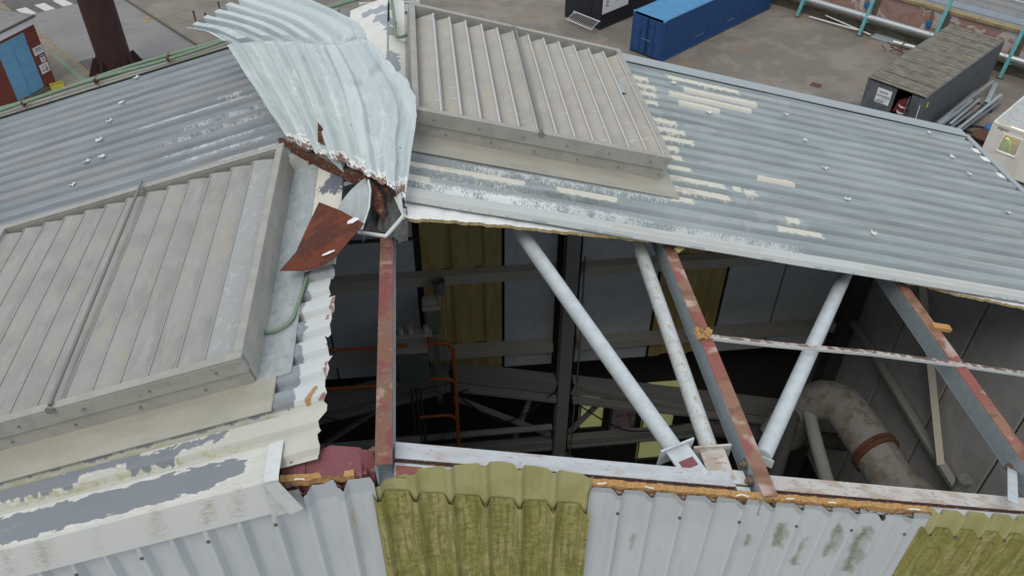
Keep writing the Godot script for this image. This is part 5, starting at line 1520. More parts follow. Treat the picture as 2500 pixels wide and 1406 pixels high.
func ribbed(along: Vector3, out: Vector3, up: Vector3, org: Vector3, length: float, height: float, pitch: float, depth: float) -> MB:
	# pressed panel with upright trapezoid ribs
	var mb := MB.new()
	var P := []
	for q in profile(0.0, length, 0.0, pitch, PROF):
		var p: Vector3 = org + along * q[0] + out * (q[1] * depth - depth)
		P.append([p, p + up * height])
	mb.grid(P)
	return mb

func container(o: Node3D, L: float, Wd: float, H: float, body: Material, roof: Material, rib: float) -> void:
	# local x along, -x is the door end, z towards the viewer's side
	var hx := L / 2
	var hz := Wd / 2
	for sz in [-1, 1]:
		var along: Vector3 = Vector3.RIGHT * sz
		obj("side_panel", ribbed(along, Vector3.BACK * sz, Vector3.UP, Vector3(-hx * sz + 0.08 * sz, 0.16, (hz - 0.015) * sz), L - 0.16, H - 0.28, rib, 0.036), body, o)
		for y in [0.08, H - 0.06]:
			obj("side_rail", box1(Vector3(0, y, (hz - 0.04) * sz), Vector3(L - 0.2, 0.14 if y < 1 else 0.1, 0.08), Basis(), 0.01), body, o)
	obj("end_panel", ribbed(Vector3.FORWARD, Vector3.RIGHT, Vector3.UP, Vector3(hx - 0.02, 0.16, hz - 0.1), Wd - 0.2, H - 0.28, rib, 0.036), body, o)
	obj("roof_panel", roof_ribs(L, Wd, H, rib), roof, o)
	obj("inner_floor", box1(Vector3(0, 0.14, 0), Vector3(L - 0.2, 0.04, Wd - 0.2)), M.rusty_iron, o)
	for sx in [-1, 1]:
		for sz in [-1, 1]:
			obj("corner_post", box1(Vector3((hx - 0.06) * sx, H / 2, (hz - 0.06) * sz), Vector3(0.12, H - 0.24, 0.12), Basis(), 0.015), body, o)
			for y in [0.06, H - 0.05]:
				obj("corner_casting", box1(Vector3((hx - 0.085) * sx, y, (hz - 0.08) * sz), Vector3(0.18, 0.12, 0.165), Basis(), 0.015), roof if y > 1 else body, o)

func roof_ribs(L: float, Wd: float, H: float, rib: float) -> MB:
	var mb := MB.new()
	var P := []
	for q in profile(-L / 2 + 0.09, L / 2 - 0.09, 0.0, rib, PROF):
		P.append([Vector3(q[0], H - 0.03 + q[1] * 0.025, Wd / 2 - 0.05), Vector3(q[0], H - 0.03 + q[1] * 0.025, -Wd / 2 + 0.05)])
	mb.grid(P_T(flip(P_T(P))) if false else flip(P_T(flip(P_T(P)))) if false else P)
	if mb.n[0].y < 0.0:
		mb = MB.new()
		mb.grid(flip(P))
	return mb

func build_yard() -> void:
	# ground, road, pavement
	struct("ground", slab(Vector2(-260, 160), Vector2(260, 160), Vector2(260, -300), Vector2(-260, -300), 0.0), M.concrete)
	var r0 := Vector3(-14.02, 0, -48.8)
	var far := W * -80.0
	var near := W * 70.0
	var lw := -E * 6.45
	struct("road", slab(g2(r0 + far), g2(r0 + near), g2(r0 + near + lw), g2(r0 + far + lw), 0.004), M.asphalt)
	struct("pavement", slab(g2(r0 + far + lw - E * 0.15), g2(r0 + near + lw - E * 0.15), g2(r0 + near + lw - E * 3.2), g2(r0 + far + lw - E * 3.2), 0.1), M.pavement)
	struct("kerb", bar1(r0 + far + Vector3.UP * 0.05, r0 + near + Vector3.UP * 0.05, 0.14, 0.1, Vector3.UP, 0.02), M.dark_stone)
	struct("kerb", bar1(r0 + far + lw - E * 0.07 + Vector3.UP * 0.055, r0 + near + lw - E * 0.07 + Vector3.UP * 0.055, 0.14, 0.1, Vector3.UP, 0.02), M.cap_stone)
	struct("road_patch", slab(Vector2(-21.0, -47.2), Vector2(-19.2, -48.5), Vector2(-12.0, -39.0), Vector2(-16.6, -39.0), 0.008), M.asphalt_dark)
	struct("road_patch", slab(Vector2(-29.0, -57.6), Vector2(-20.5, -62.5), Vector2(-18.6, -59.8), Vector2(-27.0, -54.4), 0.008), M.asphalt_dark)
	for i in 9:
		var q := Vector2(-26.62, -55.55) + Vector2(1.0, -0.69) * (i - 1)
		var lo := Vector2(0.66, 0.69) * 0.82
		var wi := Vector2(0.28, -0.18)
		var o := obj("crossing_stripe", slab(q - lo - wi, q - lo + wi, q + lo + wi, q + lo - wi, 0.013), M.line)
		o.set_meta("kind", "structure")
	struct("worn_marking", slab(Vector2(-18.6, -53.6), Vector2(-18.0, -54.1), Vector2(-17.6, -53.5), Vector2(-18.2, -53.0), 0.009), M.cap_stone)
	struct("pavement_line", slab(Vector2(-22.6, -48.0), Vector2(-22.4, -48.15), Vector2(-17.9, -42.3), Vector2(-18.1, -42.15), 0.106), M.green_cable)
	# bollards by the kerb
	for p in [Vector3(-14.82, 0, -52.49), Vector3(-13.46, 0, -53.92), Vector3(-14.0, 0, -52.1)]:
		var i := int(-p.x * 10) % 3
		var o := thing("bollard", ["thin dark post stump standing nearest the peeled sheet", "thin dark post stump farthest up the yard", "thin dark post stump at the kerb, left of the three"][[Vector3(-14.0, 0, -52.1), Vector3(-13.46, 0, -53.92), Vector3(-14.82, 0, -52.49)].find(p)], "post", p, 0.3, "post stumps by the road")
		obj("post", box1(Vector3(0, 0.4, 0), Vector3(0.12, 0.8, 0.12), Basis(), 0.02), M.dark_stone, o)
		obj("cap", box1(Vector3(0, 0.81, 0), Vector3(0.15, 0.04, 0.15), Basis(), 0.012), M.dark_steel, o)
	struct("manhole_cover", slab(Vector2(22.46, -40.08), Vector2(22.81, -40.47), Vector2(23.26, -40.08), Vector2(22.91, -39.62), 0.006), M.rusty_iron)
	# chimney stack
	var st := thing("chimney_stack", "thick dark brown steel chimney stack rising behind the left roof", "chimney", Vector3(-18.0, 0, -45.4))
	obj("shaft", tube1([Vector3(0, 0.05, 0), Vector3(0, 24, 0)], 0.93, 40), M.stack, st)
	obj("base_ring", tube1([Vector3(0, 0.0, 0), Vector3(0, 0.12, 0)], 1.5, 40), M.stack, st)
	for a in 8:
		var an := TAU * a / 8 + 0.35
		var mb := MB.new()
		var d := Vector3(cos(an), 0, sin(an))
		mb.bar(d * 0.9 + Vector3.UP * 1.15, d * 1.42 + Vector3.UP * 0.1, 0.04, 0.5, d)
		obj("gusset", mb, M.stack, st)
	build_brick_house()
	# blue container
	var B := Vector3(14.43, 0, -43.81)
	var bc := thing("shipping_container", "long blue shipping container with lighter blue ribbed roof", "container", B + E * 6.095 - W * 1.22, YARD)
	container(bc, 12.19, 2.44, 2.59, M.blue, M.blue_roof, 0.278)
	for s in [-1, 1]:
		var dr := obj("door", box1(Vector3(-6.07, 1.29, 0.56 * s), Vector3(0.05, 2.3, 1.08), Basis(), 0.01), M.blue, bc)
		for row in [0.42, 0.98, 1.24, 1.6, 2.1]:
			for c in [-0.27, 0.25]:
				obj("pressed_panel", box1(Vector3(-6.1, row, 0.56 * s + c), Vector3(0.03, 0.13 if row < 2 else 0.2, 0.40), Basis(), 0.012), M.blue, dr)
		for c in [-0.02, 0.40]:
			obj("lock_rod", tube1([Vector3(-6.13, 0.2, (0.1 + c) * s), Vector3(-6.13, 2.42, (0.1 + c) * s)], 0.018, 8), M.blue, dr)
		obj("handle", box1(Vector3(-6.15, 1.1, 0.2 * s), Vector3(0.02, 0.04, 0.36), Basis(), 0.006), M.bare, dr)
	for x in [[-2.2, 0.9], [1.2, 0.9]]:
		obj("stencil", box1(Vector3(x[0], 0.62, 1.222), Vector3(x[1], 0.05, 0.004)), M.bare, bc)
	# black cabin with a white sign board
	var kc := Vector3(11.62, 0, -48.88)
	var bk := thing("black_cabin", "black steel site cabin with a large white sign board", "cabin", kc + E * 3.0 - W * 1.58, YARD)
	container(bk, 6.0, 3.15, 2.75, M.black, M.black, 0.3)
	obj("front_wall", box1(Vector3(-2.97, 1.38, 0), Vector3(0.05, 2.5, 2.9)), M.black, bk)
	obj("front_door", box1(Vector3(-3.01, 1.15, 0.3), Vector3(0.04, 2.1, 0.95), Basis(), 0.01), M.black, bk)
	var sg := obj("sign_board", box1(Vector3(-3.0 + 1.42, 1.72, 1.6), Vector3(2.6, 1.38, 0.03), Basis(), 0.004), M.sign_white, bk)
	text("ENGIN", 0.26, M.ink, sg, Transform3D(Basis(), Vector3(-1.1, 1.68, 1.619)))
	obj("logo_mark", box1(Vector3(-2.42, 1.50, 1.618), Vector3(0.26, 0.06, 0.006)), M.ink, sg)
	obj("logo_mark", box1(Vector3(-2.52, 1.62, 1.618), Vector3(0.06, 0.2, 0.006)), M.ink, sg)
	obj("logo_mark", box1(Vector3(-2.42, 1.74, 1.618), Vector3(0.26, 0.06, 0.006)), M.ink, sg)
	obj("logo_mark", box1(Vector3(-2.42, 1.88, 1.618), Vector3(0.26, 0.05, 0.006)), M.ink, sg)
	# crowd barrier leaning by the cabin
	var fb := thing("crowd_barrier", "galvanised steel crowd barrier tilted in front of the black cabin", "barrier", Vector3(10.5, 0, -49.2))
	var c00 := Vector3(9.70, 0.2, -50.35) - fb.position
	var c10 := Vector3(11.0, 0.2, -48.6) - fb.position
	var c01 := Vector3(10.05, 0.98, -49.72) - fb.position
	var c11 := Vector3(11.36, 0.98, -48.05) - fb.position
	obj("frame", tube1(smooth_path([c00, c00.lerp(c10, 0.03), c00.lerp(c10, 0.97), c10, c10.lerp(c11, 0.1), c10.lerp(c11, 0.9), c11, c11.lerp(c01, 0.03), c11.lerp(c01, 0.97), c01, c01.lerp(c00, 0.1), c01.lerp(c00, 0.9), c00], 3), 0.028, 8), M.sign_white, fb)
	for i in 15:
		var q := (i + 1) / 16.0
		obj("bar", tube1([c00.lerp(c10, q), c01.lerp(c11, q)], 0.012, 6), M.sign_white, fb)
	for q in [0.08, 0.88]:
		obj("foot", tube1([c00.lerp(c10, q), c00.lerp(c10, q) + Vector3(-0.05, -0.2, 0.05), c00.lerp(c10, q) + Vector3(0.2, -0.19, 0.3)], 0.016, 6), M.bare, fb)
	obj("tag_plate", box1(c01.lerp(c11, 0.06) + (c00 - c01) * 0.14, Vector3(0.12, 0.01, 0.1)), M.sign_white, fb)
	# grey stores container with mossy roof
	var g := Vector3(23.47, 0, -35.96)
	var gc := thing("stores_container", "dark grey site store with mossy ribbed roof and white STORES notice", "container", g + E * 4.965 + W * 1.6, YARD)
	container(gc, 9.93, 3.2, 2.55, M.grey_box, M.moss_roof, 0.2)
	for i in 10:
		obj("roof_rib", box1(Vector3(-4.7 + i * 1.03, 2.555, 0), Vector3(0.05, 0.05, 3.15), Basis(), 0.012), M.moss_roof, gc)
	obj("roof_edge", box1(Vector3(-4.99, 2.55, 0), Vector3(0.14, 0.06, 3.26), Basis(), 0.02), M.moss_roof, gc)
	obj("front_wall", box1(Vector3(-4.93, 1.25, -0.77), Vector3(0.06, 2.3, 1.62)), M.grey_box, gc)
	obj("door_frame", box1(Vector3(-4.93, 1.25, 1.22), Vector3(0.06, 2.3, 0.7)), M.grey_box, gc)
	obj("door", box1(Vector3(-5.25, 1.2, 0.86), Vector3(0.72, 2.1, 0.05), Basis(Vector3.UP, 0.25), 0.01), M.grey_box, gc)
	var ns := obj("notice", box1(Vector3(-4.97, 1.77, -0.54), Vector3(0.012, 0.8, 0.78)), M.sign_white, gc)
	var face := Basis(Vector3.UP, -PI / 2)
	text("STORES", 0.2, M.ink, ns, Transform3D(face, Vector3(-4.98, 1.76, -0.54)))
	text("BOW", 0.15, M.ink, ns, Transform3D(face, Vector3(-4.98, 1.98, -0.5)))
	obj("logo_mark", box1(Vector3(-4.978, 1.985, -0.76), Vector3(0.004, 0.1, 0.12)), M.bare, ns)
	text("elliott", 0.16, M.ink, ns, Transform3D(face, Vector3(-4.98, 1.46, -0.66)))
	for k in 3:
		obj("print_line", box1(Vector3(-4.978, 1.63 - k * 0.05, -0.52), Vector3(0.003, 0.015, 0.5)), M.bare, ns)
	obj("yellow_plate", box1(Vector3(-4.55, 1.95, 1.61), Vector3(0.2, 0.28, 0.02)), M.yellow, gc)
	var ch := obj("chain", tube1([Vector3(-4.98, 2.0, 1.4), Vector3(-4.985, 1.2, 1.42)], 0.022, 6), M.sign_white, gc)
	var jk := thing("red_jacket", "dark red jacket with white bands hanging in the store's doorway", "jacket", Vector3(g.x, 1.0, g.z) + W * 2.15 + E * 0.35, YARD)
	var jm := MB.new()
	jm.tube(smooth_path([Vector3(0, -0.2, 0), Vector3(0.02, 0.2, 0.0), Vector3(0, 0.75, 0.02), Vector3(0, 0.95, 0)], 3), [0.27, 0.275, 0.28, 0.28, 0.29, 0.3, 0.28, 0.26, 0.24, 0.1], 14)
	obj("body", jm, M.maroon_cloth, jk)
	for y in [0.15, 0.5]:
		obj("white_band", tube1([Vector3(0, y, 0), Vector3(0, y + 0.08, 0)], 0.305, 14), M.sign_white, jk)
	for s in [-1, 1]:
		obj("sleeve", tube1([Vector3(0, 0.75, 0.24 * s), Vector3(-0.1, 0.1, 0.42 * s)], [0.11, 0.08], 10), M.maroon_cloth, jk)
	# lengths of metal section stacked along the store
	rng.seed = 8
	var labels := ["galvanised channel lying lowest beside the grey store", "galvanised channel second from the store wall", "dull grey channel in the middle of the pile by the store", "long grey rail on top of the pile by the store", "bright metal strip on the pile by the store", "short galvanised length near the store's front corner", "grey angle length lying outermost in the pile", "dark metal length under the pile by the store", "pale steel length crossing the pile by the store", "thin grey rod on the store's metal pile"]
	for i in 10:
		var off := 0.35 + i * 0.13
		var a := 0.4 + rng.randf() * 1.6
		var len2 := rng.randf_range(3.5, 7.5)
		var p0 := Vector3(25.44, 0, -33.44) + E * a + W * off
		var p1 := p0 + E * len2 + W * rng.randf_range(-0.15, 0.25)
		var y := 0.35 + rng.randf() * 0.35
		var o := thing("metal_section", labels[i], "metal section", Vector3.ZERO, 0, "metal sections beside the store")
		var m2: Material = [M.bare, M.silver, M.grey_paint][i % 3]
		obj("web", bar1(p0 + Vector3.UP * y, p1 + Vector3.UP * (y + rng.randf_range(-0.1, 0.25)), 0.16, 0.02), m2, o)
		obj("flange", bar1(p0 + Vector3.UP * (y + 0.04) + W * 0.08, p1 + Vector3.UP * (y + 0.08) + W * 0.08, 0.02, 0.08), m2, o)
	for q in [[1.2, 0.7, "dark bearer under the metal pile, nearest the store's front"], [3.8, 0.8, "dark bearer under the middle of the metal pile"], [6.2, 0.9, "dark bearer under the metal pile, nearest the wall"]]:
		var p: Vector3 = Vector3(25.44, 0, -33.44) + E * q[0] + W * q[1]
		tag(obj("timber_bearer", bar1(p - W * 0.6 + Vector3.UP * 0.16, p + W * 0.8 + Vector3.UP * 0.16, 0.14, 0.3), M.dark_steel), q[2], "bearer", "bearers under the metal pile")
	tag(obj("red_beam", bar1(Vector3(31.6, 0.9, -38.9), Vector3(33.4, 1.15, -40.5), 0.28, 0.14), M.red), "bright red metal beam leaning at the far end of the grey store", "beam")
	tag(obj("white_board_strip", bar1(Vector3(31.4, 1.1, -39.0), Vector3(33.6, 1.3, -41.0), 0.05, 0.12), M.sign_white), "long white strip behind the red beam", "strip")
	tag(obj("pale_plank", bar1(Vector3(31.6, 0.12, -36.9), Vector3(33.3, 0.2, -38.9), 0.26, 0.08), M.silver), "pale metal plank lying outside the pile by the store", "plank")
	build_white_cabin()
	build_pipe_wall()

func build_brick_house() -> void:
	# local x along the door face away from the corner, z out of that face
	var a := Vector3(-0.43567, 0, 0.90011)
	var o := thing("brick_building", "small red brick building with light blue double doors and white fascia", "building", Vector3(-21.29, 0, -44.42), atan2(-a.z, a.x))
	# local +z = x cross up
	var H := 4.0
	var side := 1.0
	var nz := Vector3(a.x, 0, a.z).cross(Vector3.UP)
	# the face looks away from the road corner, towards +x: pick the sign
	if nz.x < 0:
		side = -1.0
	var dep := 6.0 * -side
	for w in [[0.0, 0.79, 0.0, H - 0.4], [2.78, 8.0, 0.0, H - 0.4], [0.79, 2.78, 3.45, H - 0.4]]:
		obj("wall", box1(Vector3((w[0] + w[1]) / 2, (w[2] + w[3]) / 2, -0.12 * side), Vector3(w[1] - w[0], w[3] - w[2], 0.24), Basis(), 0.01), M.brick, o)
	obj("wall", box1(Vector3(0.12, (H - 0.4) / 2, dep / 2 - 0.12 * side), Vector3(0.24, H - 0.4, 5.7), Basis(), 0.01), M.brick, o)
	obj("wall", box1(Vector3(4.0, (H - 0.4) / 2, dep), Vector3(8.0, H - 0.4, 0.24), Basis(), 0.01), M.brick, o)
	obj("wall", box1(Vector3(7.88, (H - 0.4) / 2, dep / 2 - 0.12 * side), Vector3(0.24, H - 0.4, 5.7), Basis(), 0.01), M.brick, o)
	obj("fascia", box1(Vector3(4.0, H - 0.2, 0.06 * side), Vector3(8.3, 0.36, 0.05), Basis(), 0.01), M.sign_white, o)
	obj("fascia", box1(Vector3(-0.12, H - 0.2, dep / 2), Vector3(0.05, 0.36, 6.2), Basis(), 0.01), M.sign_white, o)
	obj("roof", box1(Vector3(4.0, H + 0.02, dep / 2), Vector3(8.4, 0.08, 6.35), Basis(), 0.02), M.dark_steel, o)
	obj("roof_felt", box1(Vector3(4.0, H + 0.075, dep / 2), Vector3(8.2, 0.02, 6.15)), M.asphalt, o)
	var tr := obj("door_transom", box1(Vector3(1.785, 3.14, -0.06 * side), Vector3(1.98, 0.6, 0.06), Basis(), 0.01), M.blue_door, o)
	for x in [[0.80, 1.78], [1.79, 2.77]]:
		var d := obj("door", box1(Vector3((x[0] + x[1]) / 2, 1.52, -0.07 * side), Vector3(x[1] - x[0] - 0.01, 2.62, 0.06), Basis(), 0.01), M.blue_door, o)
	obj("door_sill", box1(Vector3(1.79, 0.1, 0.1 * side), Vector3(2.1, 0.2, 0.5)), M.dark_stone, o)
	for s in [[0.02, 0.66, 2.0, 2.44, 0], [0.09, 0.40, 1.5, 1.9, 1], [0.05, 0.66, 0.9, 1.43, 2]]:
		var c := Vector3((s[0] + s[1]) / 2 + 0.02, (s[2] + s[3]) / 2, 0.012 * side)
		var n := obj("notice", box1(c, Vector3(s[1] - s[0], s[3] - s[2], 0.02)), M.sign_white, o)
		if s[4] == 0:
			for k in 3:
				obj("print_line", box1(c + Vector3(0, 0.12 - k * 0.1, 0.012 * side), Vector3(0.5, 0.045 if k < 2 else 0.02, 0.003)), M.ink, n)
		elif s[4] == 1:
			obj("print_panel", box1(c + Vector3(0, 0.13, 0.012 * side), Vector3(0.27, 0.1, 0.003)), M.sign_blue, n)
			obj("print_panel", box1(c + Vector3(0, -0.05, 0.012 * side), Vector3(0.08, 0.14, 0.003)), M.sign_blue, n)
		else:
			obj("arrow_shaft", box1(c + Vector3(0.02, -0.1, 0.012 * side), Vector3(0.42, 0.05, 0.003)), M.ink, n)
			for q in [-1, 1]:
				obj("arrow_head", box1(c + Vector3(-0.16 , -0.1 + 0.05 * q, 0.012 * side), Vector3(0.17, 0.045, 0.003), Basis(Vector3.BACK, 0.75 * q)), M.ink, n)
			for k in 2:
				obj("print_line", box1(c + Vector3(0.0, 0.14 - k * 0.08, 0.012 * side), Vector3(0.4, 0.03, 0.003)), M.bare, n)
	var y := thing("yellow_crate", "small yellow plastic crate at the brick building's corner", "crate", Vector3(-21.0, 0.0, -43.75), 0.5)
	obj("base", box1(Vector3(0, 0.04, 0), Vector3(0.7, 0.06, 0.42), Basis(), 0.01), M.yellow, y)
	for s in [-1, 1]:
		obj("side", box1(Vector3(0, 0.2, 0.2 * s), Vector3(0.7, 0.28, 0.03), Basis(), 0.01), M.yellow, y)
		obj("end", box1(Vector3(0.34 * s, 0.2, 0), Vector3(0.03, 0.28, 0.36), Basis(), 0.01), M.yellow, y)

func build_white_cabin() -> void:
	var c := Vector3(27.44, 0, -30.71)
	var o := thing("white_cabin", "white portable office cabin with lit window and algeco lettering", "cabin", c + E * 3.0 + W * 1.5, YARD)
	var H := 2.6
	# front wall round the window, local -x face; z from -1.5
	for w in [[-1.5, -0.88, 0.15, 2.45], [0.01, 1.5, 0.15, 2.45], [-0.88, 0.01, 0.15, 1.22], [-0.88, 0.01, 2.2, 2.45]]:
		obj("front_panel", box1(Vector3(-2.97, (w[2] + w[3]) / 2, (w[0] + w[1]) / 2), Vector3(0.06, w[3] - w[2], w[1] - w[0]), Basis(), 0.006), M.white_cabin, o)
	for s in [-1, 1]:
		obj("side_wall", box1(Vector3(0, 1.3, 1.47 * s), Vector3(5.9, 2.3, 0.06)), M.white_cabin, o)
	obj("back_wall", box1(Vector3(2.97, 1.3, 0), Vector3(0.06, 2.3, 2.9)), M.room, o)
	obj("floor", box1(Vector3(0, 0.12, 0), Vector3(5.9, 0.08, 2.9)), M.dark_stone, o)
	obj("inner_wall", box1(Vector3(-1.9, 1.3, 0), Vector3(0.04, 2.3, 2.8)), M.room, o)
	for x in [-3.0, 3.0]:
		for z in [-1.5, 1.5]:
			obj("corner_post", box1(Vector3(x * 0.985, 1.3, z * 0.97), Vector3(0.14, 2.6, 0.14), Basis(), 0.03), M.white_cabin, o)
	obj("roof_edge", box1(Vector3(-2.98, 2.52, 0), Vector3(0.1, 0.14, 2.9), Basis(), 0.02), M.white_cabin, o)
	obj("roof_edge", box1(Vector3(0, 2.52, -1.48), Vector3(5.9, 0.14, 0.1), Basis(), 0.02), M.white_cabin, o)
	obj("roof_panel", roof_ribs(6.0, 3.0, 2.6, 0.33), M.cabin_roof, o)
	var wf := obj("window_frame", box1(Vector3(-3.0, 1.24, -0.435), Vector3(0.1, 0.06, 0.95), Basis(), 0.01), M.sign_white, o)
	obj("frame_top", box1(Vector3(-3.0, 2.18, -0.435), Vector3(0.1, 0.06, 0.95), Basis(), 0.01), M.sign_white, wf)
	for z in [-0.87, 0.0]:
		obj("frame_side", box1(Vector3(-3.0, 1.71, z), Vector3(0.1, 0.9, 0.06), Basis(), 0.01), M.sign_white, wf)
	obj("pane", box1(Vector3(-2.98, 1.71, -0.435), Vector3(0.01, 0.86, 0.82)), M.glass, wf)
	text("algeco", 0.17, M.ink, o, Transform3D(Basis(Vector3.UP, -PI / 2), Vector3(-3.005, 2.36, -0.98)))
	var jk := thing("hivis_jacket", "bright lime jacket seen through the white cabin's window", "jacket", c + E * 0.6 + W * 0.75 + Vector3.UP * 1.1, YARD)
	obj("body", tube1(smooth_path([Vector3(0, 0, 0), Vector3(0, 0.35, 0), Vector3(0, 0.6, 0)], 3), [0.17, 0.18, 0.19, 0.2, 0.19, 0.16, 0.1], 12), M.hivis, jk)
	obj("sleeve", tube1([Vector3(0, 0.5, 0.15), Vector3(-0.05, 0.05, 0.28)], [0.08, 0.06], 8), M.hivis, jk)
	# a ceiling lamp lights the room
	var lamp := mat(rgb(255, 240, 200), 0.5)
	lamp.emission_enabled = true
	lamp.emission = rgb(255, 236, 190)
	lamp.emission_energy_multiplier = 2.0
	var ll := thing("cabin_lamp", "ceiling lamp inside the white cabin", "lamp", c + E * 0.55 + W * 1.0 + Vector3.UP * 2.4, YARD)
	obj("diffuser", box1(Vector3.ZERO, Vector3(0.2, 0.05, 0.6)), lamp, ll)
	var pl := OmniLight3D.new()
	pl.light_energy = 0.8
	pl.light_color = Color(1.0, 0.9, 0.65)
	pl.omni_range = 6.0
	pl.light_size = 0.15
	pl.shadow_enabled = true
	pl.omni_attenuation = 2.0
	pl.position = Vector3(0, -0.1, 0)
	ll.add_child(pl)
	# odds and ends between the store and the cabin
	var hp := []
	for i in 40:
		var an := i * 0.55
		hp.append(Vector3(29.35 + cos(an) * (0.62 + 0.02 * sin(i * 2.3)), 0.04 + 0.002 * i, -34.15 + sin(an) * (0.36 + 0.02 * cos(i * 1.7))))
	tag(obj("coiled_hose", tube1(hp, 0.035, 6), M.hose), "black hose coiled on the ground beside the white cabin", "hose")
	var bt := thing("blue_bag", "crumpled blue plastic bag on the ground by the white cabin", "bag", Vector3(30.1, 0, -33.7))
	var bm := MB.new()
	var nz := FastNoiseLite.new()
	nz.frequency = 1.2
	var P := []
	for i in 11:
		var row := []
		for j in 15:
			var th := PI * i / 10.0
			var ph := TAU * j / 14.0
			var d := Vector3(sin(th) * cos(ph), cos(th), sin(th) * sin(ph))
			row.append(Vector3(d.x * 0.5, 0.28 + d.y * 0.28, d.z * 0.35) * (1.0 + 0.4 * nz.get_noise_3dv(d * 2.0)))
		P.append(row)
	bm.grid(P_T(P))
	obj("bag", bm, M.blue_plastic, bt)
	var rl := thing("cable_reel", "brown cable reel lying by the white cabin", "reel", Vector3(29.1, 0, -32.95))
	for y in [0.06, 0.42]:
		obj("flange", tube1([Vector3(0, y - 0.03, 0), Vector3(0, y + 0.03, 0)], 0.62, 24), M.rusty_iron, rl)
	obj("drum", tube1([Vector3(0, 0.09, 0), Vector3(0, 0.39, 0)], 0.32, 18), M.dark_steel, rl)
	var oj := thing("orange_trestle", "small rusty orange trestle below the metal pile", "trestle", Vector3(30.3, 0, -36.0), YARD)
	obj("top", box1(Vector3(0, 0.4, 0), Vector3(0.5, 0.05, 0.08)), M.orange, oj)
	for s in [-1, 1]:
		for t in [-1, 1]:
			obj("leg", tube1([Vector3(0.2 * s, 0.39, 0), Vector3(0.26 * s, 0.0, 0.22 * t)], 0.02, 6), M.orange, oj)

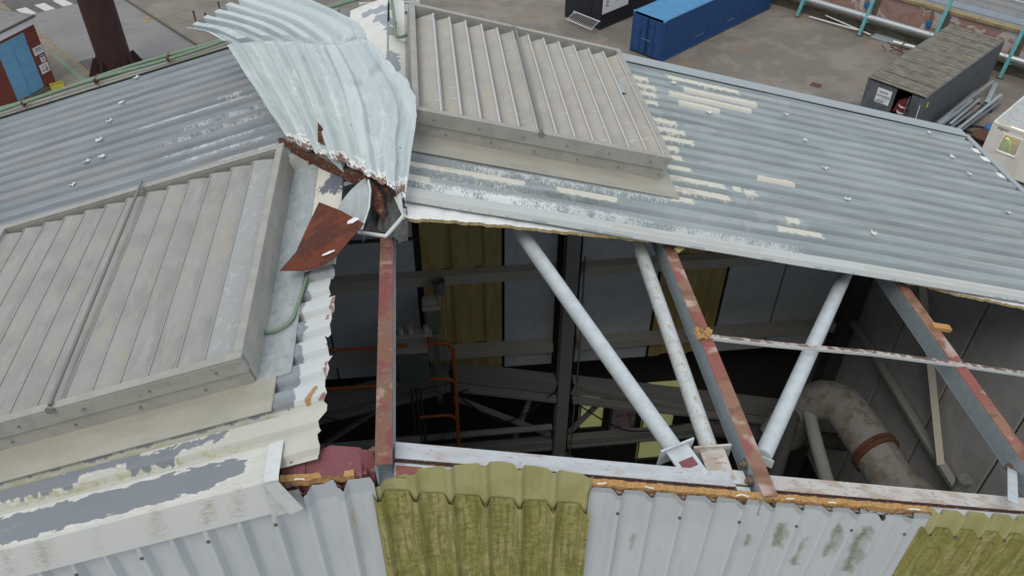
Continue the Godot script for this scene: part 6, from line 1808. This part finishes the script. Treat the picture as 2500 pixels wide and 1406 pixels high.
func build_pipe_wall() -> void:
	var d := Vector3(0.658, 0, 0.753)
	var m := Vector3(0.753, 0, -0.658)
	var p1 := Vector3(25.45, 0, -49.87)
	var turn := atan2(-d.z, d.x)
	# retaining wall: plinth, painted face in bays, coping
	var wl := thing("retaining_wall", "long retaining wall with peeling pink and white paint behind the pipe", "wall", p1 + m * 1.4, turn)
	# local x along d, local z = d x up
	var out := signf(d.cross(Vector3.UP).dot(-m))   # +1 when local z faces the yard
	for i in 12:
		var x := -22.0 + i * 4.42
		obj("wall_bay", box1(Vector3(x + 2.2, 1.15, -0.2 * out), Vector3(4.38, 2.3, 0.4), Basis(), 0.01), M.peeling, wl)
		obj("pilaster", box1(Vector3(x, 1.1, 0.06 * out), Vector3(0.32, 2.2, 0.2), Basis(), 0.02), M.dark_stone, wl)
		obj("coping", box1(Vector3(x + 2.2, 2.41, -0.12 * out), Vector3(4.40, 0.2, 0.5), Basis(), 0.02), M.cap_stone, wl)
	obj("plinth", box1(Vector3(4.5, 0.3, 0.28 * out), Vector3(53.0, 0.6, 0.5), Basis(), 0.03), M.dark_stone, wl)
	# the higher road beyond
	var c := p1 + m * 1.85
	var rd := MB.new()
	rd.quad_out(c - d * 60 + Vector3.UP * 2.45, c + d * 60 + Vector3.UP * 2.45, c + d * 60 + m * 60 + Vector3.UP * 2.45, c - d * 60 + m * 60 + Vector3.UP * 2.45, Vector3.UP)
	struct("upper_road", rd, M.asphalt)
	struct("upper_road_bank", bar1(c - d * 60 + Vector3.UP * 1.2, c + d * 60 + Vector3.UP * 1.2, 0.1, 2.4), M.dark_stone)
	struct("road_rail_strip", bar1(c - d * 60 + m * 0.9 + Vector3.UP * 2.47, c + d * 60 + m * 0.9 + Vector3.UP * 2.47, 1.1, 0.04), M.bare)
	tag(obj("crash_rail", bar1(c - d * 22 + m * 2.3 + Vector3.UP * 3.0, c + d * 40 + m * 2.3 + Vector3.UP * 3.0, 0.08, 0.22, Vector3.UP, 0.03), M.silver), "long grey crash rail beside the upper road", "barrier")
	tag(obj("fence_wire", tube1([c - d * 22 + m * 0.2 + Vector3.UP * 2.95, c + d * 40 + m * 0.2 + Vector3.UP * 2.95], 0.03, 6), M.bare), "thin steel rail along the wall's coping", "rail")
	# pipe on raking teal struts
	var pp := thing("silver_pipe", "long silver lagged pipe running in front of the peeling wall", "pipe", p1)
	obj("pipe", tube1([-d * 22 + m * 0.5 + Vector3.UP * 1.1, d * 26 + m * 0.5 + Vector3.UP * 1.1], 0.2, 20), M.silver, pp)
	for i in 11:
		var q := -20.0 + i * 4.42 + 2.0
		obj("band", tube1([d * q + m * 0.5 + Vector3.UP * 1.1, d * (q + 0.06) + m * 0.5 + Vector3.UP * 1.1], 0.212, 20), M.bare, pp)
	var where := ["nearest the blue container", "second from the blue container", "rising behind the grey store", "at the far end of the metal pile", "beyond the right of the yard"]
	for i in 5:
		var o := thing("pipe_strut", "raking teal steel strut over the silver pipe, " + where[i], "strut", p1 + d * 4.42 * i, 0.0, "teal struts along the pipe")
		var top := m * 1.3 + Vector3.UP * 3.6
		obj("strut", bar1(Vector3.ZERO, top, 0.2, 0.2, m), M.teal, o)
		obj("bracket", box1(m * 0.42 + Vector3.UP * 0.82, Vector3(0.3, 0.1, 0.3)), M.teal, o)
		obj("foot", box1(Vector3(0, 0.03, 0), Vector3(0.36, 0.06, 0.36), Basis(Vector3.UP, turn), 0.01), M.dark_steel, o)
	for q in [[3.9, 1.5], [8.0, 1.4]]:
		var jb := thing("junction_box", ["small blue junction box on the wall beside the second strut", "small blue junction box on the wall behind the grey store"][0 if q[0] < 5 else 1], "junction box", p1 + d * q[0] + m * 1.33 + Vector3.UP * q[1], turn)
		obj("case", box1(Vector3.ZERO, Vector3(0.34, 0.4, 0.16), Basis(), 0.03), M.sign_blue, jb)
		obj("conduit", tube1([Vector3(0, 0.2, 0), Vector3(0, 0.95, 0)], 0.025, 6), M.dark_steel, jb)
	# scrap below the pipe
	for q in [[Vector3(26.16, 0.1, -49.56), Vector3(28.31, 0.25, -46.83), "long white pole lying under the pipe between the struts"], [Vector3(27.1, 0.3, -49.2), Vector3(29.0, 0.12, -46.3), "white pole crossing another under the pipe"], [Vector3(26.9, 0.1, -49.7), Vector3(28.5, 0.3, -48.2), "short white lath at the wall's foot"]]:
		tag(obj("white_pole", tube1([q[0], q[1]], 0.05, 8), M.sign_white), q[2], "pole", "white poles under the pipe")
	tag(obj("concrete_slab", box1(Vector3(29.9, 0.06, -45.6), Vector3(2.0, 0.1, 0.8), Basis(Vector3.UP, turn), 0.02), M.grey_paint), "pale flat slab lying below the pipe behind the store", "slab")
	tag(obj("drain_pipe", tube1([Vector3(29.9, 0.18, -44.97), Vector3(30.9, 0.18, -44.0)], 0.17, 14), M.silver), "short silver pipe length lying behind the store", "pipe")
	var sc := thing("scrap_frame", "tangled rusty iron frame on the ground behind the grey store", "scrap", Vector3(29.5, 0, -43.6))
	rng.seed = 21
	for i in 9:
		var a := Vector3(rng.randf_range(-0.8, 0.8), rng.randf_range(0.05, 0.25), rng.randf_range(-0.5, 0.5))
		obj("iron_bar", tube1([a, a + Vector3(rng.randf_range(-0.9, 0.9), rng.randf_range(0.0, 0.4), rng.randf_range(-0.6, 0.6))], 0.03, 6), M.rusty_iron, sc)
	# wheels and drums in the corner
	for q in [[Vector3(36.6, 0.0, -39.6), "old tyre leaning at the yard's right corner"], [Vector3(36.2, 0.0, -38.6), "old tyre lying nearest the white cabin corner"]]:
		var ty := thing("old_tyre", q[1], "tyre", q[0])
		var ring := []
		for i in 25:
			ring.append(Vector3(cos(TAU * i / 24) * 0.34, 0.44 + sin(TAU * i / 24) * 0.34, 0.0))
		obj("tread", tube1(ring, 0.11, 12), M.hose, ty)
		obj("rim", tube1([Vector3(0, 0.44, -0.05), Vector3(0, 0.44, 0.05)], 0.24, 16), M.dusty_box, ty)

func _ready() -> void:
	# camera
	var cam := Camera3D.new()
	cam.name = "camera"
	add_child(cam)
	cam.position = Vector3(0.28491, 22.3, 2.1)
	cam.rotation_order = EULER_ORDER_YXZ
	cam.rotation_degrees = Vector3(-40.67407, -6.35721, 0.42858)
	cam.keep_aspect = Camera3D.KEEP_HEIGHT
	cam.fov = 38.605
	cam.near = 0.1
	cam.far = 900.0
	cam.current = true
	# overcast sky and a weak, very soft sun
	var we := WorldEnvironment.new()
	var env := Environment.new()
	env.background_mode = Environment.BG_SKY
	var sky := Sky.new()
	var sm := ProceduralSkyMaterial.new()
	sm.sky_top_color = Color(0.90, 0.93, 0.97)
	sm.sky_horizon_color = Color(0.80, 0.83, 0.86)
	sm.sky_curve = 0.2
	sm.ground_bottom_color = Color(0.3, 0.29, 0.28)
	sm.ground_horizon_color = Color(0.6, 0.6, 0.6)
	sm.sun_angle_max = 1.0
	sky.sky_material = sm
	env.sky = sky
	env.background_energy_multiplier = 0.95
	env.tonemap_mode = Environment.TONE_MAPPER_LINEAR
	env.tonemap_exposure = 1.08
	env.sdfgi_enabled = true
	env.ssao_enabled = true
	env.ssil_enabled = true
	we.environment = env
	add_child(we)
	var sun := DirectionalLight3D.new()
	sun.name = "sun"
	sun.light_energy = 0.42
	sun.light_angular_distance = 30.0
	sun.light_color = Color(1.0, 0.98, 0.95)
	sun.shadow_enabled = true
	sun.rotation_degrees = Vector3(-58, -35, 0)
	add_child(sun)
	var t0 := Time.get_ticks_msec()
	make_materials()
	print("materials ", Time.get_ticks_msec() - t0)
	build_building()
	louvre(1, 0.145, 1.855, -4.14, -2.49, 13, 0.082, M.blade, "louvre_vent", "square louvred roof vent with open blades right of the ridge")
	louvre(-1, 0.60, 2.44, -2.32, -0.55, 13, 0.032, M.blade_l, "louvre_vent", "square louvred roof vent with closed blades left of the ridge")
	build_peel()
	build_fragments()
	build_inside_things()
	build_yard()
	print("built ", Time.get_ticks_msec() - t0)
